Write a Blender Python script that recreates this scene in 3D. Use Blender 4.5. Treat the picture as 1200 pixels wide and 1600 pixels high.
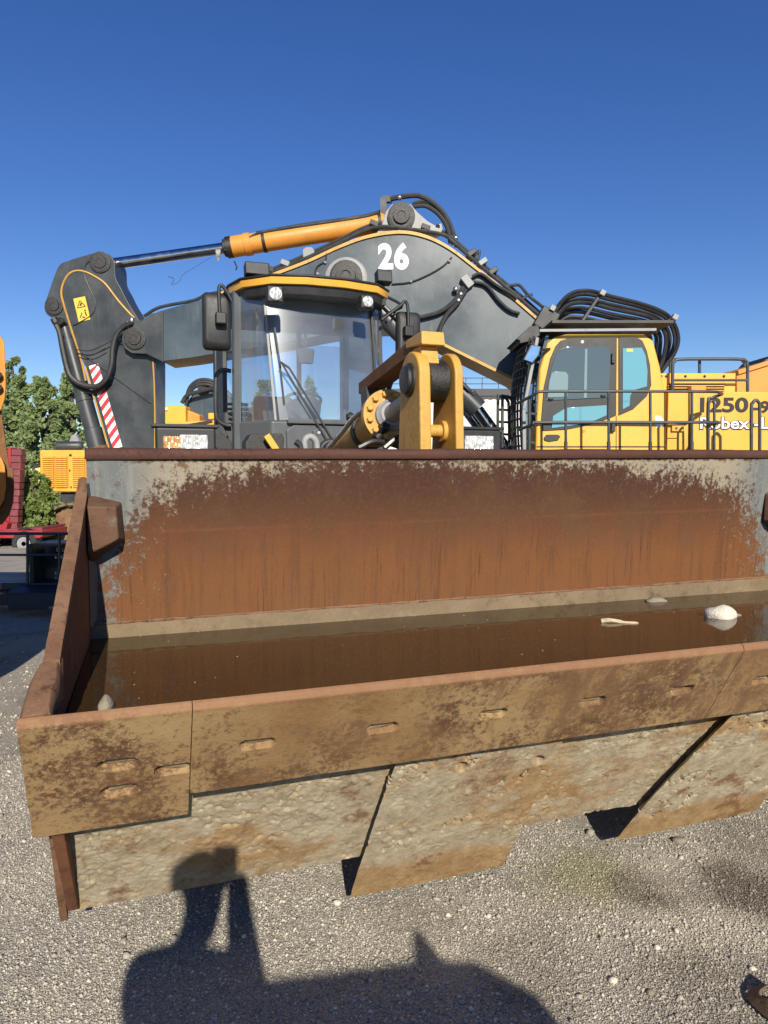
import bpy, bmesh, math, random
import numpy as np
from mathutils import Vector, Matrix
random.seed(7); rng = np.random.default_rng(7)
R = math.radians
for o in list(bpy.data.objects): bpy.data.objects.remove(o)
scn = bpy.context.scene
col = scn.collection

# ------------------------------------------------------------ camera, sky, sun, exposure
FPX, HOR = 1110.0, 735.0                       # focal length and horizon row, in 1200x1600 pixels
PITCH = math.atan((800 - HOR) / FPX)
CAM = Vector((0, 0, 1.6))
cd = bpy.data.cameras.new('camera'); cam = bpy.data.objects.new('camera', cd); col.objects.link(cam)
cam.location = CAM; cam.rotation_euler = (math.pi / 2 - PITCH, 0, 0)
cd.sensor_fit = 'VERTICAL'; cd.sensor_height = 32.0; cd.lens = 32.0 * FPX / 1600
cd.clip_start = 0.05; cd.clip_end = 3000
scn.camera = cam
SUN_AZ, SUN_EL = R(-12.6), R(28.2)            # azimuth the light travels to (from +Y, + = right), elevation
w = bpy.data.worlds.new('World'); scn.world = w; w.use_nodes = True
wn = w.node_tree.nodes; wl = w.node_tree.links; bg = wn['Background']
sky = wn.new('ShaderNodeTexSky'); sky.sky_type = 'NISHITA'; sky.sun_disc = False
sky.sun_elevation = SUN_EL; sky.sun_rotation = math.pi + SUN_AZ
sky.air_density = 1.0; sky.dust_density = 0.0; sky.ozone_density = 4.0; sky.altitude = 0
hs = wn.new('ShaderNodeHueSaturation'); hs.inputs['Saturation'].default_value = 1.22; hs.inputs['Hue'].default_value = 0.516
wl.new(sky.outputs[0], hs.inputs['Color']); wl.new(hs.outputs[0], bg.inputs[0]); bg.inputs[1].default_value = 0.086
sd = bpy.data.lights.new('sun', 'SUN'); sun = bpy.data.objects.new('sun', sd); col.objects.link(sun)
sd.energy = 4.9; sd.angle = R(0.53); sd.color = (1.0, 0.91, 0.77)
ldir = Vector((math.sin(SUN_AZ) * math.cos(SUN_EL), math.cos(SUN_AZ) * math.cos(SUN_EL), -math.sin(SUN_EL)))
sun.rotation_euler = ldir.to_track_quat('-Z', 'Y').to_euler(); sun.location = (4, -12, 12)
vs = scn.view_settings; vs.view_transform = 'Standard'; vs.look = 'None'; vs.exposure = 0.4; vs.gamma = 1.0; vs.use_curve_mapping = False
scn.render.engine = 'CYCLES'
scn.cycles.max_bounces = 8; scn.cycles.transparent_max_bounces = 12

# ------------------------------------------------------------ helpers
FW = Vector((0, math.cos(PITCH), -math.sin(PITCH))); UP = Vector((0, math.sin(PITCH), math.cos(PITCH)))
def ray(px, py): return FW + Vector((1, 0, 0)) * ((px - 600) / FPX) - UP * ((py - 800) / FPX)
def at(px, py, Y):                              # point of the place seen at that pixel, Y metres ahead
    d = ray(px, py); return CAM + d * (Y / d.y)
YAW = R(19.4)
LO = Vector((-1.161, 2.786, 0))                 # loader frame: x along the bucket, y towards the loader's rear
LM = Matrix.Translation(LO) @ Matrix.Rotation(YAW, 4, 'Z'); LI = LM.inverted()
def lat(px, py, y):                             # same, in loader coordinates on the plane y = const
    o = LI @ CAM; d = LI.to_3x3() @ ray(px, py); return o + d * ((y - o.y) / d.y)

def sstep(a, b, x): t = np.clip((x - a) / (b - a), 0, 1); return t * t * (3 - 2 * t)
def vnoise(x, y, seed=0):                       # vectorised value noise 0..1
    xi = np.floor(x).astype(np.int64); yi = np.floor(y).astype(np.int64); fx = x - xi; fy = y - yi
    fx = fx * fx * (3 - 2 * fx); fy = fy * fy * (3 - 2 * fy)
    def h(a, b):
        n = (a * 374761393 + b * 668265263 + seed * 982451653) & 0xffffffff
        n = ((n ^ (n >> 13)) * 1274126177) & 0xffffffff
        return ((n ^ (n >> 16)) & 0xffff) / 65535.0
    return (h(xi, yi) * (1 - fx) + h(xi + 1, yi) * fx) * (1 - fy) + (h(xi, yi + 1) * (1 - fx) + h(xi + 1, yi + 1) * fx) * fy
def fbm(x, y, o=4, seed=0):
    s = 0; a = .5
    for k in range(o): s = s + a * vnoise(x, y, seed + k); x = x * 2.03 + 11; y = y * 2.03 + 7; a *= .5
    return s

def catmull(pts, n=6):
    P = [Vector(p) for p in pts]
    if len(P) < 3: return P
    out = []
    for i in range(len(P) - 1):
        p0 = P[i - 1] if i else P[0] * 2 - P[1]; p1 = P[i]; p2 = P[i + 1]
        p3 = P[i + 2] if i + 2 < len(P) else P[-1] * 2 - P[-2]
        for k in range(n):
            t = k / n
            out.append(.5 * ((2 * p1) + (p2 - p0) * t + (2 * p0 - 5 * p1 + 4 * p2 - p3) * t * t + (3 * p1 - p0 - 3 * p2 + p3) * t ** 3))
    out.append(P[-1]); return out

FRAME = {}                                      # world matrix of every object that parents something
class MB:
    def __init__(s): s.v = []; s.f = []
    def add(s, vs, fs):
        b = len(s.v); s.v += [tuple(v) for v in vs]; s.f += [[i + b for i in f] for f in fs]; return s
    def hexa(s, p):                             # 8 corners: bottom loop then top loop
        return s.add(p, [(3, 2, 1, 0), (4, 5, 6, 7), (0, 1, 5, 4), (1, 2, 6, 5), (2, 3, 7, 6), (3, 0, 4, 7)])
    def box(s, c, d, m=None):
        c = Vector(c); h = Vector(d) / 2
        q = [Vector((x * h.x, y * h.y, z * h.z)) for z in (-1, 1) for x, y in ((-1, -1), (1, -1), (1, 1), (-1, 1))]
        return s.hexa([c + (m @ p if m else p) for p in q])
    def bar(s, a, b, wd, ht, up=(0, 0, 1)):     # rectangular bar between two points
        a = Vector(a); b = Vector(b); t = (b - a).normalized(); up = Vector(up)
        sx = t.cross(up).normalized(); uz = sx.cross(t)
        q = []
        for p in (a, b): q += [p - sx * wd / 2 - uz * ht / 2, p + sx * wd / 2 - uz * ht / 2, p + sx * wd / 2 + uz * ht / 2, p - sx * wd / 2 + uz * ht / 2]
        return s.hexa(q)
    def prism(s, poly, ext):                    # planar outline pushed along a vector
        ext = Vector(ext); P = [Vector(p) for p in poly]; n = len(P)
        nrm = Vector((0, 0, 0))
        for i in range(n): nrm += P[i].cross(P[(i + 1) % n])
        if nrm.dot(ext) > 0: P = P[::-1]
        return s.add(P + [p + ext for p in P], [tuple(range(n)), tuple(range(2 * n - 1, n - 1, -1))] + [((i + 1) % n, i, n + i, n + (i + 1) % n) for i in range(n)])
    def rings(s, loops, caps=True, closed=True):
        n = len(loops[0]); fs = []
        for k in range(len(loops) - 1):
            for i in range(n if closed else n - 1): fs.append((k * n + i, k * n + (i + 1) % n, (k + 1) * n + (i + 1) % n, (k + 1) * n + i))
        if caps: fs += [tuple(range(n - 1, -1, -1)), tuple(range((len(loops) - 1) * n, len(loops) * n))]
        return s.add([p for l in loops for p in l], fs)
    def lathe(s, a, b, prof, n=24):             # prof: (distance from a towards b, radius)
        a = Vector(a); t = (Vector(b) - a).normalized()
        x = t.orthogonal().normalized(); y = t.cross(x)
        return s.rings([[a + t * d + (x * math.cos(2 * math.pi * i / n) + y * math.sin(2 * math.pi * i / n)) * max(r, 1e-4) for i in range(n)] for d, r in prof])
    def cyl(s, a, b, r, r2=None, n=20):
        L = (Vector(b) - Vector(a)).length; return s.lathe(a, b, [(0, r), (L, r if r2 is None else r2)], n)
    def tube(s, pts, r, n=8, smooth=5):
        P = catmull(pts, smooth) if smooth else [Vector(p) for p in pts]
        T = [(P[min(i + 1, len(P) - 1)] - P[max(i - 1, 0)]).normalized() for i in range(len(P))]
        x = T[0].orthogonal().normalized(); loops = []
        for i, p in enumerate(P):
            x = (x - T[i] * x.dot(T[i])).normalized(); y = T[i].cross(x); rr = r[i] if isinstance(r, list) else r
            loops.append([p + (x * math.cos(2 * math.pi * k / n) + y * math.sin(2 * math.pi * k / n)) * rr for k in range(n)])
        return s.rings(loops)
    def ball(s, c, r, sub=2, sq=(1, 1, 1), rough=0, seed=0):
        bm = bmesh.new(); bmesh.ops.create_icosphere(bm, subdivisions=sub, radius=1)
        rd = random.Random(seed); ph = [rd.uniform(0, 6) for _ in range(6)]
        vs = []
        for v in bm.verts:
            k = 1 + rough * (math.sin(v.co.x * 3.1 + ph[0]) * math.sin(v.co.y * 2.7 + ph[1]) + .6 * math.sin(v.co.z * 5 + ph[2] + v.co.x * 4) + .4 * math.sin(v.co.y * 7 + ph[3]) + .5 * rd.uniform(-.5, .5))
            vs.append(Vector(c) + Vector((v.co.x * sq[0], v.co.y * sq[1], v.co.z * sq[2])) * r * k)
        s.add(vs, [[v.index for v in f.verts] for f in bm.faces]); bm.free(); return s
    def build(s, name, mat, parent=None, bevel=0, world=True, ang=38, seg=2, fix=True):
        vs = [Vector(v) for v in s.v]
        if parent is not None and world:
            inv = FRAME[parent.name].inverted(); vs = [inv @ v for v in vs]
        me = bpy.data.meshes.new(name); me.from_pydata(vs, [], s.f); me.update()
        if fix:
            bm = bmesh.new(); bm.from_mesh(me); bmesh.ops.recalc_face_normals(bm, faces=bm.faces); bm.to_mesh(me); bm.free()
        return finish(name, me, mat, parent, bevel, ang, seg)
def finish(name, me, mat, parent=None, bevel=0, ang=38, seg=2):
    if mat: me.materials.append(mat)
    me.shade_smooth(); me.set_sharp_from_angle(angle=R(ang))
    o = bpy.data.objects.new(name, me); col.objects.link(o)
    if parent is not None: o.parent = parent; FRAME[o.name] = FRAME[parent.name]
    else: FRAME[o.name] = Matrix.Identity(4)
    if bevel:
        b = o.modifiers.new('bevel', 'BEVEL'); b.width = bevel; b.segments = seg; b.limit_method = 'ANGLE'; b.angle_limit = R(40); b.harden_normals = True
    return o
def tag(o, label, cat, group=None):
    o['label'] = label; o['category'] = cat
    if group: o['group'] = group
    return o
def kind(o, k, label=None):
    o['kind'] = k
    if label: o['label'] = label
    return o
def empty(name, M, label, cat, group=None):
    o = bpy.data.objects.new(name, None); col.objects.link(o); o.empty_display_size = .2
    if isinstance(M, Vector): M = Matrix.Translation(M)
    o.matrix_world = M; FRAME[o.name] = M.copy(); tag(o, label, cat, group); return o
def place(name, me, parent, M):                 # a copy of a shared mesh at matrix M in the parent's frame
    o = bpy.data.objects.new(name, me); col.objects.link(o)
    if parent is not None: o.parent = parent
    o.matrix_local = M; FRAME[o.name] = (FRAME[parent.name] @ M) if parent is not None else M.copy()
    return o
def shared(mb, name, mat, ang=38):
    me = bpy.data.meshes.new(name); me.from_pydata([tuple(v) for v in mb.v], [], mb.f); me.update()
    bm = bmesh.new(); bm.from_mesh(me); bmesh.ops.recalc_face_normals(bm, faces=bm.faces); bm.to_mesh(me); bm.free()
    me.materials.append(mat); me.shade_smooth(); me.set_sharp_from_angle(angle=R(ang)); return me
def text_mesh(name, body, mat, parent, M, size, sx=1.0, depth=.004, off=0.0, shear=0.0):
    cu = bpy.data.curves.new(name, 'FONT'); cu.body = body; cu.size = size; cu.extrude = depth; cu.offset = off; cu.shear = shear
    cu.align_x = 'CENTER'; cu.align_y = 'CENTER'; cu.resolution_u = 6
    t = bpy.data.objects.new(name + '_curve', cu); col.objects.link(t)
    dg = bpy.context.evaluated_depsgraph_get(); dg.update()
    me = bpy.data.meshes.new_from_object(t.evaluated_get(dg)); bpy.data.objects.remove(t)
    me.transform(Matrix.Diagonal((sx, 1, 1, 1))); me.materials.clear(); me.materials.append(mat); me.name = name
    return place(name, me, parent, FRAME[parent.name].inverted() @ M)

# ------------------------------------------------------------ materials
class NT:
    def __init__(s, name):
        s.m = bpy.data.materials.new(name); s.m.use_nodes = True; s.t = s.m.node_tree
        s.p = s.t.nodes['Principled BSDF']; s.out = s.t.nodes['Material Output']; s._c = None
    def n(s, ty, ins={}, **kw):
        d = s.t.nodes.new(ty)
        for k, v in kw.items(): setattr(d, k, v)
        for k, v in ins.items(): s.put(d.inputs[k], v)
        return d
    def put(s, sock, v):
        if hasattr(v, 'is_output'): s.t.links.new(v, sock)
        elif v is not None:
            if sock.type == 'RGBA' and not hasattr(v, '__len__'): v = (v, v, v, 1)
            if sock.type == 'RGBA' and len(v) == 3: v = tuple(v) + (1,)
            sock.default_value = v
    @property
    def co(s):
        if s._c is None: s._c = s.n('ShaderNodeTexCoord').outputs['Object']
        return s._c
    def map(s, scale=(1, 1, 1), loc=(0, 0, 0), rot=(0, 0, 0), v=None):
        return s.n('ShaderNodeMapping', {'Vector': v or s.co, 'Scale': scale, 'Location': loc, 'Rotation': rot}).outputs[0]
    def noise(s, scale, detail=4, rough=.55, v=None, dist=0):
        return s.n('ShaderNodeTexNoise', {'Vector': v or s.co, 'Scale': scale, 'Detail': detail, 'Roughness': rough, 'Distortion': dist}).outputs[0]
    def voro(s, scale, v=None, feature='F1', out='Distance', rnd=1):
        return s.n('ShaderNodeTexVoronoi', {'Vector': v or s.co, 'Scale': scale, 'Randomness': rnd}, feature=feature).outputs[out]
    def math(s, op, a, b=0.0, c=None, clamp=False):
        d = s.n('ShaderNodeMath', operation=op, use_clamp=clamp); s.put(d.inputs[0], a); s.put(d.inputs[1], b)
        if c is not None: s.put(d.inputs[2], c)
        return d.outputs[0]
    def rng(s, f, a, b, c=0.0, d=1.0, smooth=True):
        return s.n('ShaderNodeMapRange', {0: f, 1: a, 2: b, 3: c, 4: d}, interpolation_type='SMOOTHSTEP' if smooth else 'LINEAR').outputs[0]
    def mix(s, f, a, b, blend='MIX'):
        d = s.n('ShaderNodeMix', data_type='RGBA', blend_type=blend); s.put(d.inputs[0], f); s.put(d.inputs[6], a); s.put(d.inputs[7], b); return d.outputs[2]
    def ramp(s, f, stops, interp='LINEAR'):
        d = s.n('ShaderNodeValToRGB', {0: f}); cr = d.color_ramp; cr.interpolation = interp
        while len(cr.elements) < len(stops): cr.elements.new(.5)
        for e, (p, c) in zip(cr.elements, stops): e.position = p; e.color = tuple(c) + (1,) if len(c) == 3 else c
        return d.outputs[0]
    def bump(s, h, strength, dist, nrm=None):
        d = s.n('ShaderNodeBump', {'Height': h, 'Strength': strength, 'Distance': dist})
        if nrm: s.put(d.inputs['Normal'], nrm)
        return d.outputs[0]
    def xyz(s, v=None):
        d = s.n('ShaderNodeSeparateXYZ', {0: v or s.co}); return d.outputs
    def set(s, **kw):
        nm = dict(col='Base Color', rough='Roughness', metal='Metallic', nrm='Normal', spec='Specular IOR Level', coat='Coat Weight', trans='Transmission Weight', ior='IOR', alpha='Alpha')
        for k, v in kw.items(): s.put(s.p.inputs[nm[k]], v)
        return s.m

def paint(name, base, dirt=(.10, .085, .06), amt=.35, rough=.38, scale=1.3, chips=None, dark=.75, streak=0.4, bump=.15):
    t = NT(name)
    big = t.noise(scale, 5, .6); fine = t.noise(26, 5, .7)
    c = t.mix(t.rng(big, .3, .7), tuple(b * dark for b in base), base)
    st = t.noise(4, 6, .7, t.map((1.6, 1.6, .3)))
    d = t.math('MULTIPLY', t.rng(st, .5, .78), streak)
    d2 = t.math('MULTIPLY', t.rng(t.math('ADD', t.math('MULTIPLY', fine, .5), t.math('MULTIPLY', big, .6)), .55, .85), amt)
    c = t.mix(t.math('MAXIMUM', d, d2), c, dirt)
    if chips:
        ch = t.rng(t.math('ADD', t.noise(9, 6, .75), t.math('MULTIPLY', t.noise(1.7, 2), .35)), .86, .9)
        c = t.mix(ch, c, chips)
    r = t.rng(big, .25, .75, rough - .05, rough + .16)
    return t.set(col=c, rough=r, nrm=t.bump(fine, bump, .004))
def plain(name, base, rough=.5, metal=0., var=.25, scale=8, bump=.1, bd=.003):
    t = NT(name); n = t.noise(scale, 5, .65)
    c = t.mix(t.rng(n, .25, .75), tuple(b * (1 - var) for b in base), tuple(min(1, b * (1 + var * .6)) for b in base))
    return t.set(col=c, rough=t.rng(n, .2, .8, max(.03, rough - .08), rough + .1), metal=metal, nrm=t.bump(t.noise(scale * 9, 3), bump, bd))
def glassy(name, tint=(1, 1, 1), refl=1.0, film=0.0, filmcol=(.5, .55, .6), rough=.02, haze=0.0):
    t = NT(name)
    tr = t.n('ShaderNodeBsdfTransparent', {0: tint + (1,)}).outputs[0]
    gl = t.n('ShaderNodeBsdfGlossy', {0: (1, 1, 1, 1), 1: rough}).outputs[0]
    if haze: gl = t.n('ShaderNodeMixShader', {0: .5, 1: gl, 2: t.n('ShaderNodeBsdfGlossy', {0: (1, 1, 1, 1), 1: haze}).outputs[0]}).outputs[0]
    fr = t.n('ShaderNodeFresnel', {0: 1.52}).outputs[0]
    k = t.math('MULTIPLY', fr, 1.7 * refl, clamp=True)
    m = t.n('ShaderNodeMixShader', {0: k, 1: tr, 2: gl}).outputs[0]
    if film:
        df = t.n('ShaderNodeBsdfDiffuse', {0: filmcol + (1,)}).outputs[0]
        f = t.math('MULTIPLY', t.rng(t.noise(3, 5, .6), .2, .8, .5, 1.2), film)
        m = t.n('ShaderNodeMixShader', {0: f, 1: m, 2: df}).outputs[0]
    t.t.links.new(m, t.out.inputs[0]); return t.m

YEL = (.78, .41, .055)
M = {}
M['yellow'] = paint('yellow_paint', YEL, dirt=(.30, .16, .045), amt=.35, streak=.32, rough=.33, dark=.9)
M['yellow_worn'] = paint('worn_yellow_paint', (.58, .32, .06), dirt=(.075, .045, .022), amt=.75, streak=.6, rough=.42, chips=(.14, .06, .03), dark=.85)
M['orange_worn_shaded'] = paint('faded_shaded_orange', (.66, .27, .04), dirt=(.12, .055, .025), amt=.45, streak=.25, rough=.45, chips=(.12, .07, .04), dark=.85)  # worn orange; on the hood it also stands for the angled face's shade
M['slate'] = paint('slate_grey_paint', (.060, .086, .102), dirt=(.20, .21, .205), amt=.16, streak=.30, rough=.27, dark=.6, scale=.7, bump=.02)
M['charcoal'] = paint('charcoal_paint', (.046, .054, .059), dirt=(.105, .10, .09), amt=.4, streak=.4, rough=.36, dark=.6, scale=2.2, bump=.05)
M['cabgrey'] = paint('cab_grey_paint', (.085, .095, .10), dirt=(.13, .12, .105), amt=.25, streak=.25, rough=.36, dark=.85)
M['greasy'] = plain('greasy_black_steel', (.022, .02, .018), .42, var=.6, scale=14, bump=.5, bd=.01)
M['black'] = plain('black_plastic', (.02, .021, .022), .5, var=.35)
M['hoserubber'] = plain('glossy_hose_rubber', (.02, .02, .021), .33, var=.3, scale=6)
M['rubber'] = plain('black_rubber', (.028, .028, .028), .55, var=.35, scale=12)
M['steelpipe'] = plain('painted_black_pipe', (.035, .04, .042), .4, var=.3)
M['rail'] = plain('dark_rail_paint', (.045, .055, .058), .4, var=.3)
M['chrome'] = plain('chrome_rod', (.55, .56, .57), .14, 1.0, var=.15, scale=5, bump=.02)
M['zinc'] = plain('zinc_fitting', (.55, .54, .5), .35, 1.0, var=.25, scale=30)
M['castgrey'] = paint('worn_cast_steel', (.30, .31, .31), dirt=(.06, .055, .05), amt=.75, streak=.1, rough=.45, scale=4)
M['glass'] = glassy('window_glass', (.86, .9, .92), 1.0, .07)
M['glass_blue'] = glassy('tinted_cab_glass', (.35, .62, .70), 1.5, .20, (.20, .50, .60))
M['glass_grey'] = glassy('grey_cab_glass', (.42, .5, .52), 1.2, .22, (.17, .22, .23))
M['windshield'] = glassy('dusty_windshield', (.88, .93, .95), .85, .075, (.55, .58, .60), .05, .25)
M['mirror'] = plain('mirror_glass', (.8, .83, .86), .03, 1.0, var=.03, bump=0)
M['white'] = plain('white_paint', (.78, .78, .76), .5, var=.1)
M['blackpaint'] = plain('black_lettering', (.009, .009, .01), .6)
M['interior'] = plain('interior_plastic', (.05, .052, .055), .6)
def lens_mat(name, base):
    t = NT(name); v = t.voro(26, t.map((1.6, 1, .7)))
    return t.set(col=t.mix(t.rng(v, .1, .7), tuple(b * .55 for b in base), base), rough=.12, metal=.35, nrm=t.bump(v, .8, .02), coat=1.0)
M['lens'] = lens_mat('clear_lamp_lens', (.82, .82, .80)); M['amber'] = lens_mat('amber_lamp_lens', (.85, .42, .16)); M['redlens'] = lens_mat('red_lamp_lens', (.5, .02, .02))
# ------------------------------------------------------------ ground
def gz(x, y): return -1.3 * (1 - np.exp(-np.maximum(y - 7.0, 0) * .058)) if not np.isscalar(y) else -1.3 * (1 - math.exp(-max(y - 7.0, 0) * .058))
def stains(t, c, k=1.0):
    def blob(x, y, r, lo, hi, ns=3):
        d = t.n('ShaderNodeVectorMath', {0: t.map((1, 1, 0), (-x, -y, 0))}, operation='LENGTH').outputs[1]
        d = t.math('ADD', t.math('DIVIDE', d, r), t.math('MULTIPLY', t.math('SUBTRACT', t.noise(ns, 5, .65), .5), 1.6))
        return t.rng(d, hi, lo)
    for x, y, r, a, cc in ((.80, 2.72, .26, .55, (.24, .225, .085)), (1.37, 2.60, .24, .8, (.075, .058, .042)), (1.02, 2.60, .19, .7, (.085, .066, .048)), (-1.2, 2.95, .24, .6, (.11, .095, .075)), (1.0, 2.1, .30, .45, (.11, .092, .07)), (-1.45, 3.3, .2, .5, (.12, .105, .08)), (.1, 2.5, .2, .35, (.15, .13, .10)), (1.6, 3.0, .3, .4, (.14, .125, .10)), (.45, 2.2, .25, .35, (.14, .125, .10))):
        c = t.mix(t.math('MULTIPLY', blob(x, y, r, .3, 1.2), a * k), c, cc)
    fines = t.math('MULTIPLY', t.rng(t.noise(1.3, 5, .6), .52, .66), .55 * k)
    return t.mix(fines, c, (.52, .475, .38))
def ground_mat():
    t = NT('gravel_ground')
    p1 = t.voro(150); c1 = t.voro(150, out='Color'); p2 = t.voro(330); c2 = t.voro(330, out='Color')
    big = t.noise(.35, 5, .6); mid = t.noise(2.1, 6, .65); fine = t.noise(60, 4, .7)
    s1 = t.n('ShaderNodeSeparateColor', {0: c1}).outputs[0]; s2 = t.n('ShaderNodeSeparateColor', {0: c2}).outputs[1]
    base = t.mix(t.rng(big, .35, .65), (.39, .36, .295), (.49, .45, .37))
    st = t.mix(t.rng(s1, 0, 1, smooth=False), (.24, .225, .20), (.66, .61, .51))
    c = t.mix(.55, base, st)
    c = t.mix(t.math('MULTIPLY', t.rng(s2, .55, .95), .5), c, (.16, .15, .135))
    c = t.mix(t.math('MULTIPLY', t.rng(mid, .5, .72), .6), c, (.14, .128, .105))      # damp, trodden-in fines
    h = t.math('ADD', t.math('MULTIPLY', p1, 1.0), t.math('ADD', t.math('MULTIPLY', p2, .4), t.math('MULTIPLY', fine, .5)))
    c = stains(t, c)
    return t.set(col=c, rough=.92, spec=.25, nrm=t.bump(t.math('SUBTRACT', 1.0, h), 1.0, .009))
M['ground'] = ground_mat()
def nonuni(lo, hi, n, c, k):
    a = np.arcsinh((lo - c) / k); b = np.arcsinh((hi - c) / k); return c + k * np.sinh(np.linspace(a, b, n))
gx = nonuni(-1500, 1500, 220, 0, 1.2); gy = nonuni(-200, 2000, 260, 2.6, 1.2)
GX, GY = np.meshgrid(gx, gy)
def gfine(x, y): return gz(x, y) + .012 * (fbm(x * 1.3, y * 1.3, 3, 3) - .45) * np.exp(-np.abs(y) / 30)
GZ = gfine(GX, GY)
n0, n1 = GX.shape
idx = np.arange(n0 * n1).reshape(n0, n1)
me = bpy.data.meshes.new('ground')
me.from_pydata(np.stack([GX, GY, GZ], -1).reshape(-1, 3).tolist(), [], np.stack([idx[:-1, :-1], idx[:-1, 1:], idx[1:, 1:], idx[1:, :-1]], -1).reshape(-1, 4).tolist())
kind(finish('ground', me, M['ground'], ang=180), 'structure', 'sunlit grey gravel yard with worn-in fines and damp stains')

# loose gravel: stones scattered over the near yard, too small to count
def pebble_mat():
    t = NT('gravel_stones'); r = t.n('ShaderNodeNewGeometry').outputs['Random Per Island']
    c = t.ramp(r, [(0, (.19, .178, .152)), (.3, (.34, .315, .27)), (.7, (.49, .455, .38)), (.96, (.60, .56, .47)), (1, (.66, .62, .53))])
    n = t.noise(120, 3, .7); c = t.mix(t.math('MULTIPLY', t.rng(n, .4, .8), .4), c, (.2, .18, .14))
    c = stains(t, c, .8)
    return t.set(col=c, rough=.88, spec=.3, nrm=t.bump(n, .4, .003))
M['pebble'] = pebble_mat()
def scatter_stones(n, xr, yr, size, seed, small=False):
    g = np.random.default_rng(seed)
    x = g.uniform(*xr, n); y = yr[0] + (yr[1] - yr[0]) * g.uniform(0, 1, n) ** 1.25
    keep = np.abs(x) < .62 * np.maximum(y, 1) + .5
    d = fbm(x * 2.2, y * 2.2, 4, 21); keep &= (d + g.uniform(-.25, .25, n)) > .30
    x, y = x[keep], y[keep]; n = len(x)
    s = size * np.exp(g.normal(0, .42, n)); s = np.minimum(s, size * 3.2)
    if small: bv = np.array([(1, 0, 0), (-1, 0, 0), (0, 1, 0), (0, -1, 0), (0, 0, 1), (0, 0, -1)], float); bf = np.array([(0, 2, 4), (2, 1, 4), (1, 3, 4), (3, 0, 4), (2, 0, 5), (1, 2, 5), (3, 1, 5), (0, 3, 5)])
    else:
        bm = bmesh.new(); bmesh.ops.create_icosphere(bm, subdivisions=1, radius=1)
        bv = np.array([v.co[:] for v in bm.verts]); bf = np.array([[v.index for v in f.verts] for f in bm.faces]); bm.free()
    k = len(bv)
    if small: bv = bv * 1.25
    V_ = bv[None] * (1 + g.uniform(-.28, .28, (n, k, 1))) * g.uniform(.55, 1.25, (n, 1, 3)) * np.array([1, 1, .75])
    a = g.uniform(0, 6.28, n); ca, sa = np.cos(a)[:, None], np.sin(a)[:, None]
    X = V_[..., 0] * ca - V_[..., 1] * sa; Y = V_[..., 0] * sa + V_[..., 1] * ca
    tilt = g.uniform(-.5, .5, n)[:, None]; Z = V_[..., 2] + X * tilt
    P = np.stack([X * s[:, None] + x[:, None], Y * s[:, None] + y[:, None], Z * s[:, None] + (gfine(x, y) + s * .28)[:, None]], -1).reshape(-1, 3)
    F = (bf[None] + (np.arange(n) * k)[:, None, None]).reshape(-1, 3)
    return P, F
parts_ = [scatter_stones(230000, (-2.2, 2.2), (1.75, 3.9), .0023, 5, True), scatter_stones(6000, (-2.6, 2.6), (1.7, 4.6), .0047, 6), scatter_stones(60, (-2.6, 2.6), (1.7, 4.6), .0085, 16), scatter_stones(14000, (-5.5, 0), (3.0, 12), .006, 9, True)]
P_ = np.concatenate([p for p, f in parts_]); off = np.cumsum([0] + [len(p) for p, f in parts_])
F_ = np.concatenate([f + off[i] for i, (p, f) in enumerate(parts_)])
me = bpy.data.meshes.new('gravel'); me.vertices.add(len(P_)); me.vertices.foreach_set('co', P_.ravel())
me.loops.add(len(F_) * 3); me.loops.foreach_set('vertex_index', F_.ravel().astype(np.int32)); me.polygons.add(len(F_))
me.polygons.foreach_set('loop_start', np.arange(0, len(F_) * 3, 3, dtype=np.int32)); me.update(calc_edges=True); me.validate()
me.materials.append(M['pebble']); go = bpy.data.objects.new('gravel', me); col.objects.link(go)
kind(go, 'stuff', 'loose grey and beige gravel lying over the yard')

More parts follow.
